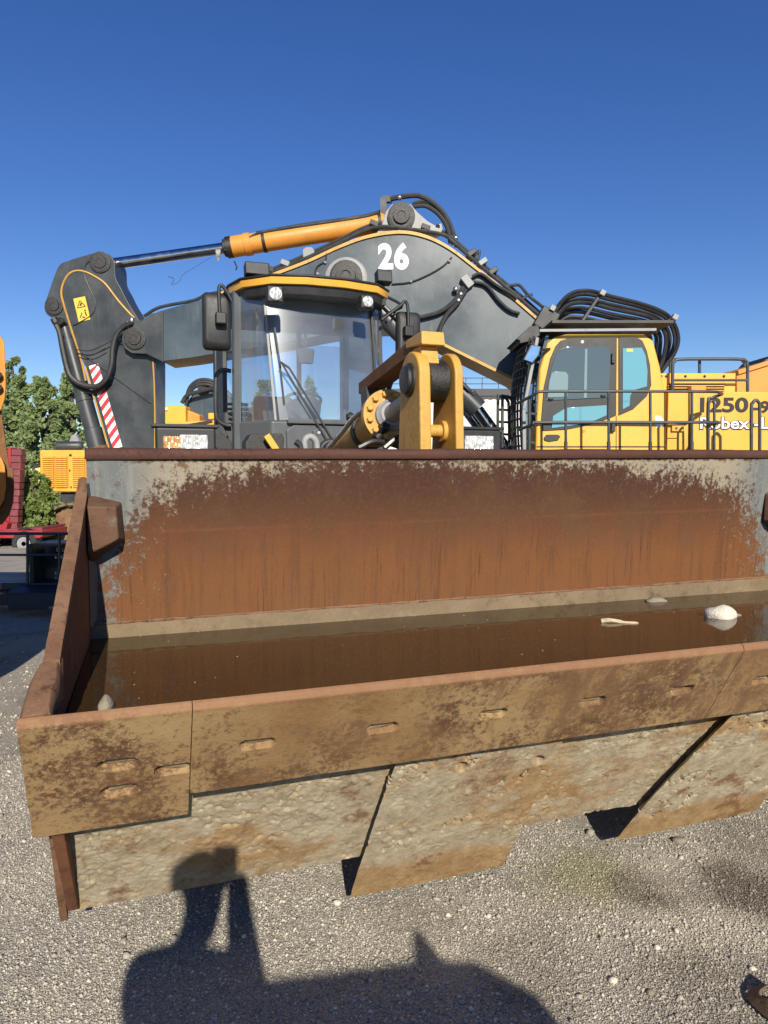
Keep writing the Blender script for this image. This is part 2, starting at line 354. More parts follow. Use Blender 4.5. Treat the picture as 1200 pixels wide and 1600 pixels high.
# ------------------------------------------------------------ wheel loader: bucket
loader = empty('wheel_loader', LM, 'yellow and grey wheel loader with huge rusty bucket full of water, facing the camera', 'wheel loader')
BW = 3.55; LIPY, LIPZ, WATZ = -1.245, 1.02, .933
def backwall_mat():
    t = NT('rusty_bucket_wall'); x, y, z = t.xyz()
    streak = t.noise(9, 6, .65, t.map((3.2, 1, .16))); streak2 = t.noise(30, 5, .6, t.map((2.6, 1, .10)), dist=.3)
    blot = t.noise(2.6, 6, .62); fine = t.noise(55, 5, .75); sp = t.noise(150, 3, .7)
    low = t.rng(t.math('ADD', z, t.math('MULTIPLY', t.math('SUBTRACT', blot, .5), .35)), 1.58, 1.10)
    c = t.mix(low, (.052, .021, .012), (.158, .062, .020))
    c = t.mix(t.math('MULTIPLY', t.rng(blot, .45, .75), .55), c, (.115, .062, .028))
    c = t.mix(t.math('MULTIPLY', t.math('MULTIPLY', t.rng(streak, .48, .70), low), .7), c, (.075, .034, .016))
    c = t.mix(t.math('MULTIPLY', t.math('MULTIPLY', t.rng(streak2, .54, .68), t.math('MULTIPLY', low, t.rng(t.noise(2.4, 3, .6, t.map((1, 1, .3))), .46, .60))), .85), c, (.060, .026, .012))
    c = t.mix(t.math('MULTIPLY', t.rng(fine, .45, .75), .35), c, (.18, .075, .028))
    c = t.mix(t.math('MULTIPLY', t.rng(sp, .5, .75), .5), c, (.07, .03, .015))
    # faint horizontal joint
    jl = t.math('ABSOLUTE', t.math('SUBTRACT', t.math('SUBTRACT', z, t.math('MULTIPLY', x, .012)), 1.352))
    c = t.mix(t.math('MULTIPLY', t.rng(jl, .012, .0), t.math('MULTIPLY', t.rng(t.noise(1.5), .4, .6), .25)), c, (.19, .07, .024))
    # what is left of the paint: a worn band along the rim and both ends
    ex = t.math('POWER', t.math('ABSOLUTE', t.math('DIVIDE', t.math('SUBTRACT', x, 1.77), t.math('SUBTRACT', 1.735, t.math('MULTIPLY', t.math('SUBTRACT', z, .95), .27)))), 8.0)
    ez = t.math('POWER', t.math('MAXIMUM', t.math('DIVIDE', t.math('SUBTRACT', z, .90), .725), 0.0), 5.0)
    q = t.math('ADD', ex, ez)
    wv = t.noise(1.1, 3, .5); tat = t.noise(16, 8, .78, t.map((1.2, 1, .8))); flk = t.noise(60, 6, .78)
    nz = t.math('ADD', t.math('MULTIPLY', t.math('SUBTRACT', tat, .5), 2.9), t.math('MULTIPLY', t.math('SUBTRACT', flk, .5), 2.4))
    nz = t.math('ADD', nz, t.math('MULTIPLY', t.math('SUBTRACT', wv, .5), 1.7))
    pm = t.rng(t.math('ADD', q, nz), .80, 1.22)
    rim = t.rng(t.math('ADD', t.math('SUBTRACT', z, t.math('MULTIPLY', x, .0075)), t.math('MULTIPLY', t.math('SUBTRACT', tat, .5), .10)), 1.640, 1.625)
    gate = t.math('MAXIMUM', t.rng(t.math('ADD', t.noise(3.3, 5, .7), t.math('MULTIPLY', t.math('SUBTRACT', flk, .5), .9)), .40, .50), t.math('MAXIMUM', t.rng(x, .8, .4), t.rng(x, 2.7, 3.1)))
    pm = t.math('MULTIPLY', pm, gate)
    pm = t.math('MULTIPLY', pm, t.math('MAXIMUM', rim, t.rng(x, .25, .10)))
    deep = t.math('MAXIMUM', t.math('MAXIMUM', t.rng(x, .34, .10), t.rng(x, 3.1, 3.4)), 0.0)
    pc = t.mix(deep, (.29, .25, .18), (.13, .145, .145))
    pc = t.mix(t.math('MULTIPLY', t.rng(t.noise(7, 5, .6, t.map((4, 1, .2))), .45, .7), .45), pc, (.25, .25, .225))
    pc = t.mix(t.math('MULTIPLY', t.rng(fine, .5, .75), .5), pc, (.36, .315, .235))
    pc = t.mix(t.math('MULTIPLY', t.rng(t.noise(20, 6, .75), .56, .64), .75), pc, (.105, .045, .025))
    c = t.mix(pm, c, pc)
    h = t.math('ADD', t.math('MULTIPLY', fine, .5), t.math('ADD', t.math('MULTIPLY', sp, .3), t.math('ADD', t.math('MULTIPLY', pm, .35), t.math('MULTIPLY', streak2, .6))))
    return t.set(col=c, rough=t.rng(fine, .2, .8, .62, .9), spec=.3, nrm=t.bump(h, .42, .006))
def rust_mat(name, a, b, dark, pale=None, sc=1.0, bump=.5, pits=.55):
    t = NT(name); big = t.noise(2.2 * sc, 6, .62); mid = t.noise(11 * sc, 6, .72); fine = t.noise(70 * sc, 5, .75)
    c = t.mix(t.rng(big, .35, .65), a, b)
    c = t.mix(t.math('MULTIPLY', t.rng(fine, .4, .75), .5), c, tuple(k * 1.35 for k in b))
    pit = t.rng(t.math('ADD', t.math('MULTIPLY', mid, .75), t.math('MULTIPLY', fine, .45)), .60, .74)
    pit = t.math('MULTIPLY', pit, t.rng(t.noise(1.6 * sc, 4, .6), .34, .62, .15, 1.0))
    c = t.mix(t.math('MULTIPLY', pit, pits * 1.6, clamp=True), c, dark)
    if pale: c = t.mix(t.math('MULTIPLY', t.rng(t.noise(4.1 * sc, 6, .7), .55, .72), .8), c, pale)
    h = t.math('ADD', t.math('MULTIPLY', mid, .6), fine)
    return t.set(col=c, rough=t.rng(fine, .2, .8, .6, .92), spec=.3, nrm=t.bump(h, bump, .005))
M['backwall'] = backwall_mat()
M['rim'] = rust_mat('dark_rim_rust', (.085, .036, .024), (.065, .028, .020), (.04, .02, .015), bump=.35)
M['sidewall'] = rust_mat('side_wall_rust', (.12, .045, .022), (.17, .07, .032), (.06, .026, .016), bump=.4)
M['sideedge'] = rust_mat('side_edge_rust', (.155, .078, .042), (.23, .13, .072), (.085, .042, .026), sc=1.8, bump=.8, pits=.75)
M['padrust'] = rust_mat('rusty_stop_pad', (.095, .045, .026), (.13, .07, .042), (.05, .028, .02), pale=(.17, .165, .13), bump=.9)
M['band'] = rust_mat('muddy_weld_band', (.155, .115, .07), (.20, .15, .09), (.085, .055, .03), pale=(.26, .20, .125), bump=.4)
def edge_mat():
    t = NT('worn_cutting_edge'); x, y, z = t.xyz()
    big = t.noise(1.5, 5, .62); blot = t.noise(4.5, 7, .7); fine = t.noise(80, 5, .78); mid = t.noise(24, 6, .75)
    sl = t.noise(5, 6, .66, t.map((3.2, 1.1, 1.1), rot=(0, R(24), 0)))
    c = t.mix(t.rng(big, .36, .64), (.225, .125, .052), (.325, .22, .105))
    c = t.mix(t.math('MULTIPLY', t.rng(blot, .5, .7), .6), c, (.33, .18, .068))
    rs = t.math('ADD', t.math('MULTIPLY', blot, .6), t.math('ADD', t.math('MULTIPLY', t.noise(48, 5, .8), .5), t.math('MULTIPLY', fine, .35)))
    zone = t.rng(big, .42, .6)
    c = t.mix(t.math('MULTIPLY', t.rng(rs, .67, .80), t.math('ADD', .45, t.math('MULTIPLY', zone, .5))), c, (.075, .033, .017))
    c = t.mix(t.math('MULTIPLY', t.math('MULTIPLY', t.rng(sl, .48, .62), t.rng(x, .7, 1.4)), .75), c, (.14, .075, .036))
    lip = t.rng(t.math('ADD', z, t.math('MULTIPLY', t.math('SUBTRACT', mid, .5), .05)), LIPZ - .022, LIPZ - .004)
    c = t.mix(t.math('MULTIPLY', lip, .8), c, (.23, .115, .058))
    c = t.mix(t.math('MULTIPLY', t.rng(fine, .5, .8), .35), c, (.42, .31, .17))
    return t.set(col=c, rough=t.rng(fine, .2, .8, .55, .88), spec=.35, nrm=t.bump(t.math('ADD', t.math('ADD', fine, mid), t.math('MULTIPLY', sl, .5)), .5, .004))
M['edge'] = edge_mat()
def mud_mat():
    t = NT('dried_mud_on_steel')
    big = t.noise(1.9, 6, .65, t.map((1, 1, 1), (3, 1, 2))); mid = t.noise(14, 7, .74); fine = t.noise(70, 5, .8)
    c = t.mix(t.rng(mid, .3, .7), (.265, .212, .138), (.42, .365, .26))
    c = t.mix(t.math('MULTIPLY', t.rng(fine, .45, .75), .45), c, (.50, .44, .33))
    x, y, z = t.xyz()
    lowz = t.math('ADD', z, t.math('MULTIPLY', t.math('SUBTRACT', big, .5), .30))
    rb = t.rng(lowz, .24, .17)                                                     # rubbed to ochre rust low down
    rb = t.math('MAXIMUM', t.math('MULTIPLY', rb, .85), t.math('MULTIPLY', t.rng(t.noise(3.0, 7, .74, t.map((.7, 1.2, 1.2), (9, 2, 5))), .48, .63), .85))
    c = t.mix(rb, c, t.mix(t.rng(mid, .35, .7), (.25, .145, .06), (.36, .235, .105)))
    cr = t.rng(t.voro(16, t.map((1, 1.3, 1.3), v=None), 'DISTANCE_TO_EDGE'), .05, .0)
    c = t.mix(t.math('MULTIPLY', cr, t.math('MULTIPLY', t.rng(big, .4, .6), .45)), c, (.13, .085, .045))
    rd = t.math('MULTIPLY', t.rng(t.noise(4.4, 7, .74, t.map((.8, 1, 1), (1, 7, 3))), .55, .66), .8)
    c = t.mix(rd, c, (.15, .065, .03))
    return t.set(col=c, rough=.93, spec=.2, nrm=t.bump(t.math('ADD', t.math('MULTIPLY', mid, .8), fine), .6, .006))
M['mud'] = mud_mat()
M['slotmud'] = rust_mat('packed_mud', (.34, .29, .20), (.24, .17, .09), (.09, .045, .025), bump=.8)
M['boxpaint'] = M['backwall']

D2 = Vector((0, .5, -.866)); NO = Vector((0, -.866, -.5))
def fp(x, l, off): return Vector((x, LIPY, LIPZ)) + D2 * l + NO * off     # point on the bucket's floor underside
def slab(name, x0, x1, l0, l1, thick, off, nx, nl, mat, parent, disp=None, warp=None, ang=50, under=0.0):
    u = np.linspace(0, 1, nx + 1); v = np.linspace(0, 1, nl + 1); Uu, Vv = np.meshgrid(u, v)
    Xx = x0 + (x1 - x0) * Uu; Ll = l0 + (l1 - l0) * Vv
    if warp: Xx, Ll = warp(Xx, Ll)
    Dd = disp(Xx, Ll) if disp else np.zeros_like(Xx)
    O3 = off + Dd
    P = np.stack([Xx, LIPY + .5 * Ll - .866 * O3, LIPZ - .866 * Ll - .5 * O3], -1)
    B = np.stack([Xx, LIPY + .5 * Ll - .866 * (off - thick), LIPZ - .866 * Ll - .5 * (off - thick)], -1)
    B[..., 0] += under * (1 - Uu)
    n = (nx + 1) * (nl + 1); I = np.arange(n).reshape(nl + 1, nx + 1)
    F = np.stack([I[:-1, :-1], I[:-1, 1:], I[1:, 1:], I[1:, :-1]], -1).reshape(-1, 4).tolist()
    ring = I[0, :].tolist() + I[1:, -1].tolist() + I[-1, -2::-1].tolist() + I[-2:0:-1, 0].tolist()
    Bv = B.reshape(-1, 3)[ring]; m = len(ring)
    F += [[ring[i], n + i, n + (i + 1) % m, ring[(i + 1) % m]] for i in range(m)] + [[n + i for i in range(m)]]
    mb = MB(); mb.v = P.reshape(-1, 3).tolist() + Bv.tolist(); mb.f = F
    return mb.build(name, mat, parent, world=False, ang=ang)

# hull
def hull_profile(t):
    o = [fp(0, .20, -.116), fp(0, .955, -.116)]
    o = [(p.y, p.z) for p in o] + [(-.56, .215), (-.44, .20), (-.30, .225), (-.16, .30), (-.05, .43), (.02, .59), (.05, .75), (.055, .95)]
    i = []
    for k in range(len(o)):
        a = Vector(o[max(k - 1, 0)]); b = Vector(o[min(k + 1, len(o) - 1)]); d = (b - a).normalized(); i.append((o[k][0] - d.y * t, o[k][1] + d.x * t))
    return o, i
ho, hi_ = hull_profile(.045)
mb = MB().prism([Vector((0, a, b)) for a, b in ho] + [Vector((0, a, b)) for a, b in hi_[::-1]], (BW, 0, 0))
bucket = mb.build('bucket', M['band'], loader, world=False, ang=30)
bucket['label'] = 'huge rusty steel loader bucket holding brown water'
# muddy band just above the water and its weld bead
mb = MB()
for k in range(30):
    x0 = BW * k / 30; x1 = BW * (k + 1) / 30
    z0 = .990 + .0045 * x0; z1 = .990 + .0045 * x1
    mb.hexa([(x0, -.014, .84), (x1, -.014, .84), (x1, .04, .84), (x0, .04, .84), (x0, -.012, z0), (x1, -.012, z1), (x1, .04, z1), (x0, .04, z0)])
mb.build('weld_band', M['band'], bucket, world=False)
mb = MB(); pts = [(x, -.010, .992 + .0045 * x + random.uniform(-.0015, .0015)) for x in np.linspace(.02, BW - .02, 110)]
mb.tube(pts, [.0055 + random.uniform(-.0018, .0018) for _ in pts], 6, 0)
mb.build('weld_bead', M['sideedge'], bucket, world=False)
# back wall: slightly dented sheet leaning forward to the rim
nx, nz_ = 240, 60
u = np.linspace(0, BW, nx + 1); v = np.linspace(0, 1, nz_ + 1); Uu, Vv = np.meshgrid(u, v)
top = 1.672 + .0075 * Uu
Zz = .985 + (top - .985) * Vv
Yy = -.075 * Vv ** 1.7 + .010 * (fbm(Uu * 1.6, Zz * 2.4, 3, 4) - .45) + .0018 * (fbm(Uu * 14, Zz * 14, 3, 8) - .45)
P = np.stack([Uu, Yy, Zz], -1).reshape(-1, 3); n = len(P); I = np.arange(n).reshape(nz_ + 1, nx + 1)
F = np.stack([I[:-1, :-1], I[:-1, 1:], I[1:, 1:], I[1:, :-1]], -1).reshape(-1, 4).tolist()
ring = I[0, :].tolist() + I[1:, -1].tolist() + I[-1, -2::-1].tolist() + I[-2:0:-1, 0].tolist()
Bv = P[ring] + np.array([0, .04, 0]); m = len(ring)
F += [[ring[i], n + i, n + (i + 1) % m, ring[(i + 1) % m]] for i in range(m)] + [[n + i for i in range(m)]]
mb = MB(); mb.v = P.tolist() + Bv.tolist(); mb.f = F
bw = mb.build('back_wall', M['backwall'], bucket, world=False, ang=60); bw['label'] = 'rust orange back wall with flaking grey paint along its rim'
# rim bar
mb = MB(); loops = []
for x in np.linspace(-.004, BW + .004, 90):
    zc = 1.672 + .0075 * x; j = .002 * math.sin(x * 9) + .0012 * random.uniform(-1, 1)
    loops.append([(x, -.083 + j, zc - .030), (x, -.089 + j, zc - .018), (x, -.087 + j, zc + .004 + j), (x, -.070, zc + .013 + j), (x, -.040, zc + .013), (x, -.028, zc), (x, -.028, zc - .03)])
mb.rings(loops); mb.build('rim_bar', M['rim'], bucket, world=False, ang=60)
# side walls
def side_wall(xb, s):
    def X(y, o): return xb + s * (.028 * min(1, max(0, -y / 1.2)) + o)
    edge = [(.05, 1.568), (-.02, 1.545), (-.35, 1.398), (-.70, 1.245), (-1.02, 1.105)]
    low = [(-1.12, .80), (-.70, .245), (-.56, .215), (-.44, .20), (-.30, .225), (-.16, .30), (-.05, .43), (.02, .59), (.05, .75), (.05, 1.2)]
    mb = MB(); P = [Vector((X(y, 0), y, z)) for y, z in edge + low]; Q = [Vector((X(y, .032), y, z)) for y, z in edge + low]; k = len(P)
    mb.add(P + Q, [tuple(range(k)), tuple(range(2 * k - 1, k - 1, -1))] + [((i + 1) % k, i, k + i, k + (i + 1) % k) for i in range(k)])
    w_ = mb.build('side_wall', M['sidewall'], bucket, world=False, bevel=.004)
    # worn top edge strip, slightly proud, and the thick front cutter
    mb = MB(); L = []
    for i in range(31):
        t = i / 30; y = .04 + (-1.02 - .04) * t; z = 1.566 + (1.108 - 1.566) * t + .0008 * math.sin(i * 2.1)
        L.append([(X(y, -.003), y, z - .03), (X(y, -.004 + .0003 * math.sin(i * 5.)), y, z + .002), (X(y, .018), y, z + .007), (X(y, .036 + .0005 * math.sin(i * 3.)), y, z + .002), (X(y, .036), y, z - .03)])
    mb.rings(L); mb.build('worn_top_edge', M['sideedge'], w_, world=False, ang=50) if False else mb.build('worn_top_edge', M['sideedge'], bucket, world=False, ang=50)
    mb = MB(); L = []
    cut = [(-.985, 1.118, .030), (-1.03, 1.100, .050), (-1.09, 1.082, .058), (-1.15, 1.062, .060), (-1.20, 1.045, .062), (-1.222, 1.034, .062)]
    for i, (y, z, wd) in enumerate(cut):
        j = .003 * math.sin(i * 2.3); dn = (.13, .10, .075, .05, .03, .022)[i]
        L.append([(X(y, -.006 + j), y + .01, z - dn), (X(y, -.008 + j), y, z - .012), (X(y, .0 + j), y, z + .002), (X(y, wd - .008), y, z + .002 + j), (X(y, wd), y, z - .012), (X(y, wd), y + .01, z - dn)])
    mb.rings(L); mb.build('side_cutter', M['sideedge'], bucket, world=False, bevel=.003)
    return w_
side_wall(0, -1); side_wall(BW, 1)
# paint-covered corner fillets and the stop pads in the upper corners
for xb, s in ((0, 1), (BW, -1)):
    mb = MB().prism([Vector((xb, -.002, .99)), Vector((xb + s * .03, -.002, .99)), Vector((xb, -.05, .99))], (0, -.02, .56))
    mb.build('corner_fillet', M['slate'], bucket, world=False)
    o = [Vector((xb + s * a, y, z)) for a, y, z in ((0, -.02, 1.515), (.125, -.04, 1.475), (.132, -.04, 1.325), (.01, -.02, 1.235), (.0, -.02, 1.235))]
    i_ = [Vector((xb + s * a, y, z)) for a, y, z in ((0, -.135, 1.465), (.105, -.135, 1.462), (.112, -.135, 1.338), (.03, -.135, 1.295), (.0, -.135, 1.295))]
    mb = MB().rings([o, i_]); mb.build('stop_pad', M['padrust'], bucket, world=False, bevel=.010, seg=3)
# cutting edge: bolt-on plates with oblong bolt recesses
slots = [(.119, .178), (.121, .282), (.252, .226)] + [(.466 + .35 * k, .168) for k in range(8)] + [(3.35, .178), (3.35, .28)]
def edge_disp(X, L):
    d = .0016 * (fbm(X * 22, L * 22, 3, 31) - .45) + .003 * (fbm(X * 4, L * 4, 3, 5) - .45)
    for sx, sl in slots:
        dx = np.maximum(np.abs(X - sx) - .027, 0); r = np.sqrt(dx ** 2 + (L - sl) ** 2)
        d = d - .022 * sstep(.0200, .0170, r)
    d = d - .010 * sstep(.012, .0, L)                                   # rounded lip
    return d
for x0, x1, l1 in ((-.093, .2940, .425), (.2965, 2.0435, .335), (2.0465, 3.30, .335), (3.302, BW + .09, .425)):
    def wp(X, L, x0=x0, l1=l1): return X, L + .002 * (vnoise(X * 9, X * 0, 3) - .5) * (L > l1 - .01)
    o = slab('cutting_edge_plate', x0, x1, 0, l1, .022, 0, int((x1 - x0) * 260), int(l1 * 260), M['edge'], bucket, edge_disp, wp, ang=70)
bm_ = MB(); bm_.rings([[(.030 * math.cos(a) * 1.0 + (.024 if math.cos(a) > 0 else -.024), .0165 * math.sin(a) * k, h) for a in np.linspace(0, 2 * math.pi, 18, endpoint=False)] for k, h in ((1, -.004), (.95, .001), (.55, .0035))])
boltme = shared(bm_, 'bolt', M['slotmud'])
NOv = NO.normalized(); XA = Vector((1, 0, 0))
Rm = Matrix((XA, NOv.cross(XA), NOv)).transposed().to_4x4()
for k, (sx, sl) in enumerate(slots):
    place('bolt', boltme, bucket, Matrix.Translation(fp(sx + .004, sl + .003, -.0195 + .0015 * math.sin(k * 3.3))) @ Rm @ Matrix.Rotation(.25 * math.sin(k * 2.1), 4, 'Z') @ Matrix.Diagonal((.74 - .10 * math.sin(k), .9 - .1 * math.sin(k * 2.7), 1, 1)))
# underside: base plate caked with mud, two proud skid plates
def mudd(seed, amp, flat=0.0):
    def f(X, L):
        n = fbm(X * 9, L * 13, 5, seed); r = np.abs(fbm(X * 16, L * 22, 4, seed + 9) - .47)
        m = sstep(.42, .60, fbm(X * 2.6, L * 3.4, 4, seed + 3))
        clod = sstep(.50, .62, fbm(X * 38, L * 30, 3, seed + 5)) * sstep(.42, .62, fbm(X * 5, L * 6, 3, seed + 6))
        pit = sstep(.56, .63, fbm(X * 62, L * 50, 3, seed + 15)) * sstep(.42, .56, fbm(X * 4, L * 5, 3, seed + 16)) * (1.6 if flat else .6)
        d = amp * (.25 + .75 * m) * (n - .45) * 1.2 - amp * .4 * sstep(.05, 0, r) * m + .005 * clod - .009 * pit + .0025 * (fbm(X * 70, L * 70, 2, seed + 20) - .4)
        if flat:
            for sx, sl in ((1.16, .49), (1.46, .52), (2.45, .50)):
                rr = np.hypot((X - sx), (L - sl) * 1.0); d = d - .022 * sstep(.030, .022, rr) * sstep(-.022, .012, (X - sx) - (L - sl) * .8)
        if flat: d = d * (1 - .88 * sstep(flat - .05, flat + .03, L + .25 * (fbm(X * 5, L * 3, 3, seed + 30) - .45)))
        return d
    return f
slab('floor_plate', -.045, BW + .045, .30, .970, .016, -.100, 900, 150, M['mud'], bucket, mudd(40, .004), lambda X, L: (X, L + .004 * (fbm(X * 7, X * 0 + 3, 3, 2) - .45) * sstep(.8, .97, L)), ang=65)
slab('side_lip', -.072, -.050, .40, .992, .030, -.085, 3, 50, M['sideedge'], bucket, lambda X, L: .006 * (fbm(X * 9, L * 18, 3, 6) - .45))
def skid_warp(a, sgn, seed):
    def f(X, L):
        e = (fbm(L * 16, L * 0 + seed, 3, seed) - .45); u = (X - X.min()) / (X.max() - X.min())
        return X + (.004 * e + sgn * np.clip((1.1 - L) / .57, 0, 1.3) ** 1.3) * (1 - u) + a * (L - .36) * u, L + .004 * (fbm(X * 8, X * 0, 3, seed + 2) - .45) * (L > .9)
    return f
slab('skid_plate', .885, 1.535, .33, 1.160, .042, -.060, 190, 190, M['mud'], bucket, mudd(70, .007, .93), skid_warp(-.03, .03, 5), ang=65, under=.06)
slab('skid_plate', 2.03, 2.78, .33, 1.125, .050, -.052, 190, 190, M['mud'], bucket, mudd(90, .009, .96), skid_warp(.0, .18, 8), ang=65, under=.08)
for xs in ():                                             # ribs behind the skids
    q = [fp(xs, .80, -.05), fp(xs, 1.0, -.06), Vector((xs, -.55, .15)), Vector((xs, -.75, .30))]
    MB().prism(q, (.03, 0, 0)).build('rib', M['mud'], bucket, world=False)

# ------------------------------------------------------------ water in the bucket, and what lies in it
def water_mat():
    t = NT('brown_standing_water'); n = t.noise(1.4, 3, .5); n2 = t.noise(420, 2, .5)
    c = t.mix(t.rng(n, .35, .65), (.042, .023, .009), (.052, .030, .011))
    c = t.mix(t.rng(n2, .70, .72), c, (.45, .40, .30))                   # floating specks
    return t.set(col=c, rough=t.rng(n2, .73, .75, .045, .6), spec=.5, ior=1.33, nrm=t.bump(t.noise(9, 2), .012, .004))
M['water'] = water_mat()
mb = MB(); wp_ = [(-.02, -1.15), (BW + .02, -1.15), (BW + .01, -.013), (-.0, -.013)]
mb.prism([LM @ Vector((a, b, WATZ)) for a, b in wp_], (0, 0, -.03))
kind(mb.build('water', M['water']), 'structure', 'still brown rainwater standing in the rusty bucket')
M['whitestone'] = plain('pale_limestone', (.60, .56, .46), .85, var=.2, scale=14, bump=.6, bd=.01)
M['greystone'] = plain('grey_stone', (.23, .20, .15), .85, var=.3, scale=14, bump=.6, bd=.01)
M['drywood'] = plain('bleached_wood', (.50, .40, .27), .8, var=.3, scale=20, bump=.5)
def stone(name, x, y, r, sq, mat, label, seed, z=WATZ, sub=3, grp=None, rough=.10, cat='stone'):
    mb = MB().ball((0, 0, 0), r, sub, sq, rough, seed); c = LM @ Vector((x, y, z))
    mb.v = [tuple(Vector(v) + c) for v in mb.v]
    o = mb.build(name, mat, ang=60); me = o.data; me.transform(Matrix.Translation(-c)); o.location = c; FRAME[o.name] = Matrix.Translation(c)
    return tag(o, label, cat, grp)
stone('stone', 2.682, -.50, .068, (1.05, .8, .78), M['whitestone'], 'pale stone sticking out of the brown water in the bucket', 3)
stone('stone', 2.762, -.485, .034, (1.3, .8, .45), M['greystone'], 'small brown stone touching the pale stone in the bucket water', 8, WATZ - .004)
stone('stone', 2.672, -.085, .05, (1.15, .6, .42), M['greystone'], 'flat grey stone at the back wall in the bucket water', 5, WATZ + .002)
stone('stone', .085, -.93, .027, (.75, 1, 1.1), M['greystone'], 'rounded grey stone at the front left corner of the bucket', 6, WATZ + .012)
a, b = LM @ Vector((2.10, -.412, WATZ + .004)), LM @ Vector((2.235, -.49, WATZ + .002))
mb = MB().tube([a, a.lerp(b, .25) + Vector((0, 0, .006)), a.lerp(b, .6), b], [.011] * 5 + [.009] * 5 + [.006] * 5 + [.003], 7)
tag(mb.build('wood_splinter', M['drywood']), 'bleached splinter of wood floating on the bucket water', 'wood')
# ------------------------------------------------------------ wheel loader: linkage
def LB(mb, name, mat, parent=None, **k): return mb.build(name, mat, parent or loader, world=False, **k)
CX = 1.80
# lift arms behind the bucket
for x in (1.02, 2.46):
    q = [(x, .10, .42), (x, .10, .80), (x, 1.2, 1.38), (x, 2.9, 1.66), (x, 3.2, 1.50), (x, 3.1, 1.30), (x, 1.3, .98), (x, .5, .5)]
    LB(MB().prism([Vector(p) for p in q], (.12, 0, 0)), 'lift_arm', M['yellow_worn'], bevel=.01)
LB(MB().cyl((1.02, 1.2, 1.18), (2.58, 1.2, 1.18), .12), 'cross_tube', M['yellow_worn'])
for x in (1.06, 2.42): LB(MB().cyl((x, .06, .5), (x + .12, .06, .5), .11), 'bucket_pin', M['greasy'])
# bellcrank: two upright cheek plates, hub between them
def cheek(pxa, pxb, tilt):
    xa = lat(pxa, 600, .72).x; xb = lat(pxb, 600, .72).x; zt = lat(660, 592, .88).z; r = .155
    pr = [(.70, 1.45), (.735, zt - .02)] + [(.89 - r * math.cos(a), zt + r * math.sin(a)) for a in np.linspace(.1, math.pi - .1, 14)] + [(1.045, zt - .02), (1.10, 1.45)]
    return MB().prism([Vector((xa, y, z)) for y, z in pr], (xb - xa, 0, 0)), xa, xb, zt
mb, xa0, xb0, ZT = cheek(657, 675, 0); LB(mb, 'bellcrank_plate', M['yellow_worn'], bevel=.012, seg=3)
mb, xa1, xb1, _ = cheek(713, 726, 0); LB(mb, 'bellcrank_plate', M['yellow_worn'], bevel=.010, seg=3)
hub = LB(MB().lathe((xb0 + .004, .89, ZT - .01), (xa1 - .004, .89, ZT - .01), [(0, .108), (.012, .125), (xa1 - xb0 - .02, .125), (xa1 - xb0 - .008, .108)], 32), 'hub', M['greasy'])
for xx, s in ((xa0, -1), (xb1, 1)):
    LB(MB().lathe((xx, .89, ZT - .01), (xx + s * .04, .89, ZT - .01), [(0, .10), (.012, .10), (.02, .085), (.035, .08), (.04, .05)], 28), 'pin_cap', M['greasy'])
zb = lat(690, 674, .9).z
LB(MB().cyl((xb0 + .002, .88, zb), (xa1 - .002, .88, zb), .038, n=16), 'spacer_bar', M['yellow_worn'])
LB(MB().cyl((xa1 - .028, .88, zb), (xa1 - .002, .88, zb), .062, n=20), 'spacer_flange', M['yellow_worn'])
# lever on top of the hub and the long hose guard running back to the cab
c0 = lat(678, 552, .84); zc = lat(672, 531, .80).z
LB(MB().hexa([(CX - .055, .80, ZT + .08), (CX + .055, .80, ZT + .08), (CX + .055, .98, ZT + .08), (CX - .055, .98, ZT + .08), (CX - .055, .82, zc - .03), (CX + .05, .82, zc - .03), (CX + .05, .98, zc - .03), (CX - .055, .98, zc - .03)]), 'lever_lug', M['yellow_worn'], bevel=.008)
LB(MB().hexa([(CX - .075, .76, zc - .035), (CX + .075, .76, zc - .035), (CX + .075, 1.02, zc - .02), (CX - .075, 1.02, zc - .02), (CX - .07, .775, zc + .045), (CX + .07, .775, zc + .045), (CX + .07, 1.02, zc + .03), (CX - .07, 1.02, zc + .03)]), 'guard_cap', M['yellow_worn'], bevel=.008)
M['guardrust'] = rust_mat('rusty_yellow_guard', (.13, .062, .028), (.19, .095, .038), (.05, .026, .016), pale=(.34, .18, .05))
e = lat(582, 603, 1.95)
g0 = Vector((CX - .075, .95, zc)); g1 = Vector((CX - .10, 1.98, e.z))
LB(MB().hexa([g0 + Vector((.01, 0, -.06)), g0 + Vector((.14, 0, -.06)), g1 + Vector((.18, 0, -.06)), g1 + Vector((.03, 0, -.06)), g0 + Vector((.01, 0, .03)), g0 + Vector((.14, 0, .03)), g1 + Vector((.18, 0, .02)), g1 + Vector((.03, 0, .02))]), 'hose_guard', M['guardrust'], bevel=.006)
LB(MB().bar((CX - .02, 1.86, e.z - .02), (CX - .02, 1.80, 1.85), .10, .14), 'guard_post', M['greasy'])
LB(MB().tube([(CX + .1, 1.3, 2.02), (CX + .12, 1.45, 2.2), (CX + .1, 1.7, 2.25), (CX + .1, 1.9, 2.05)], .018), 'hose', M['rubber'])
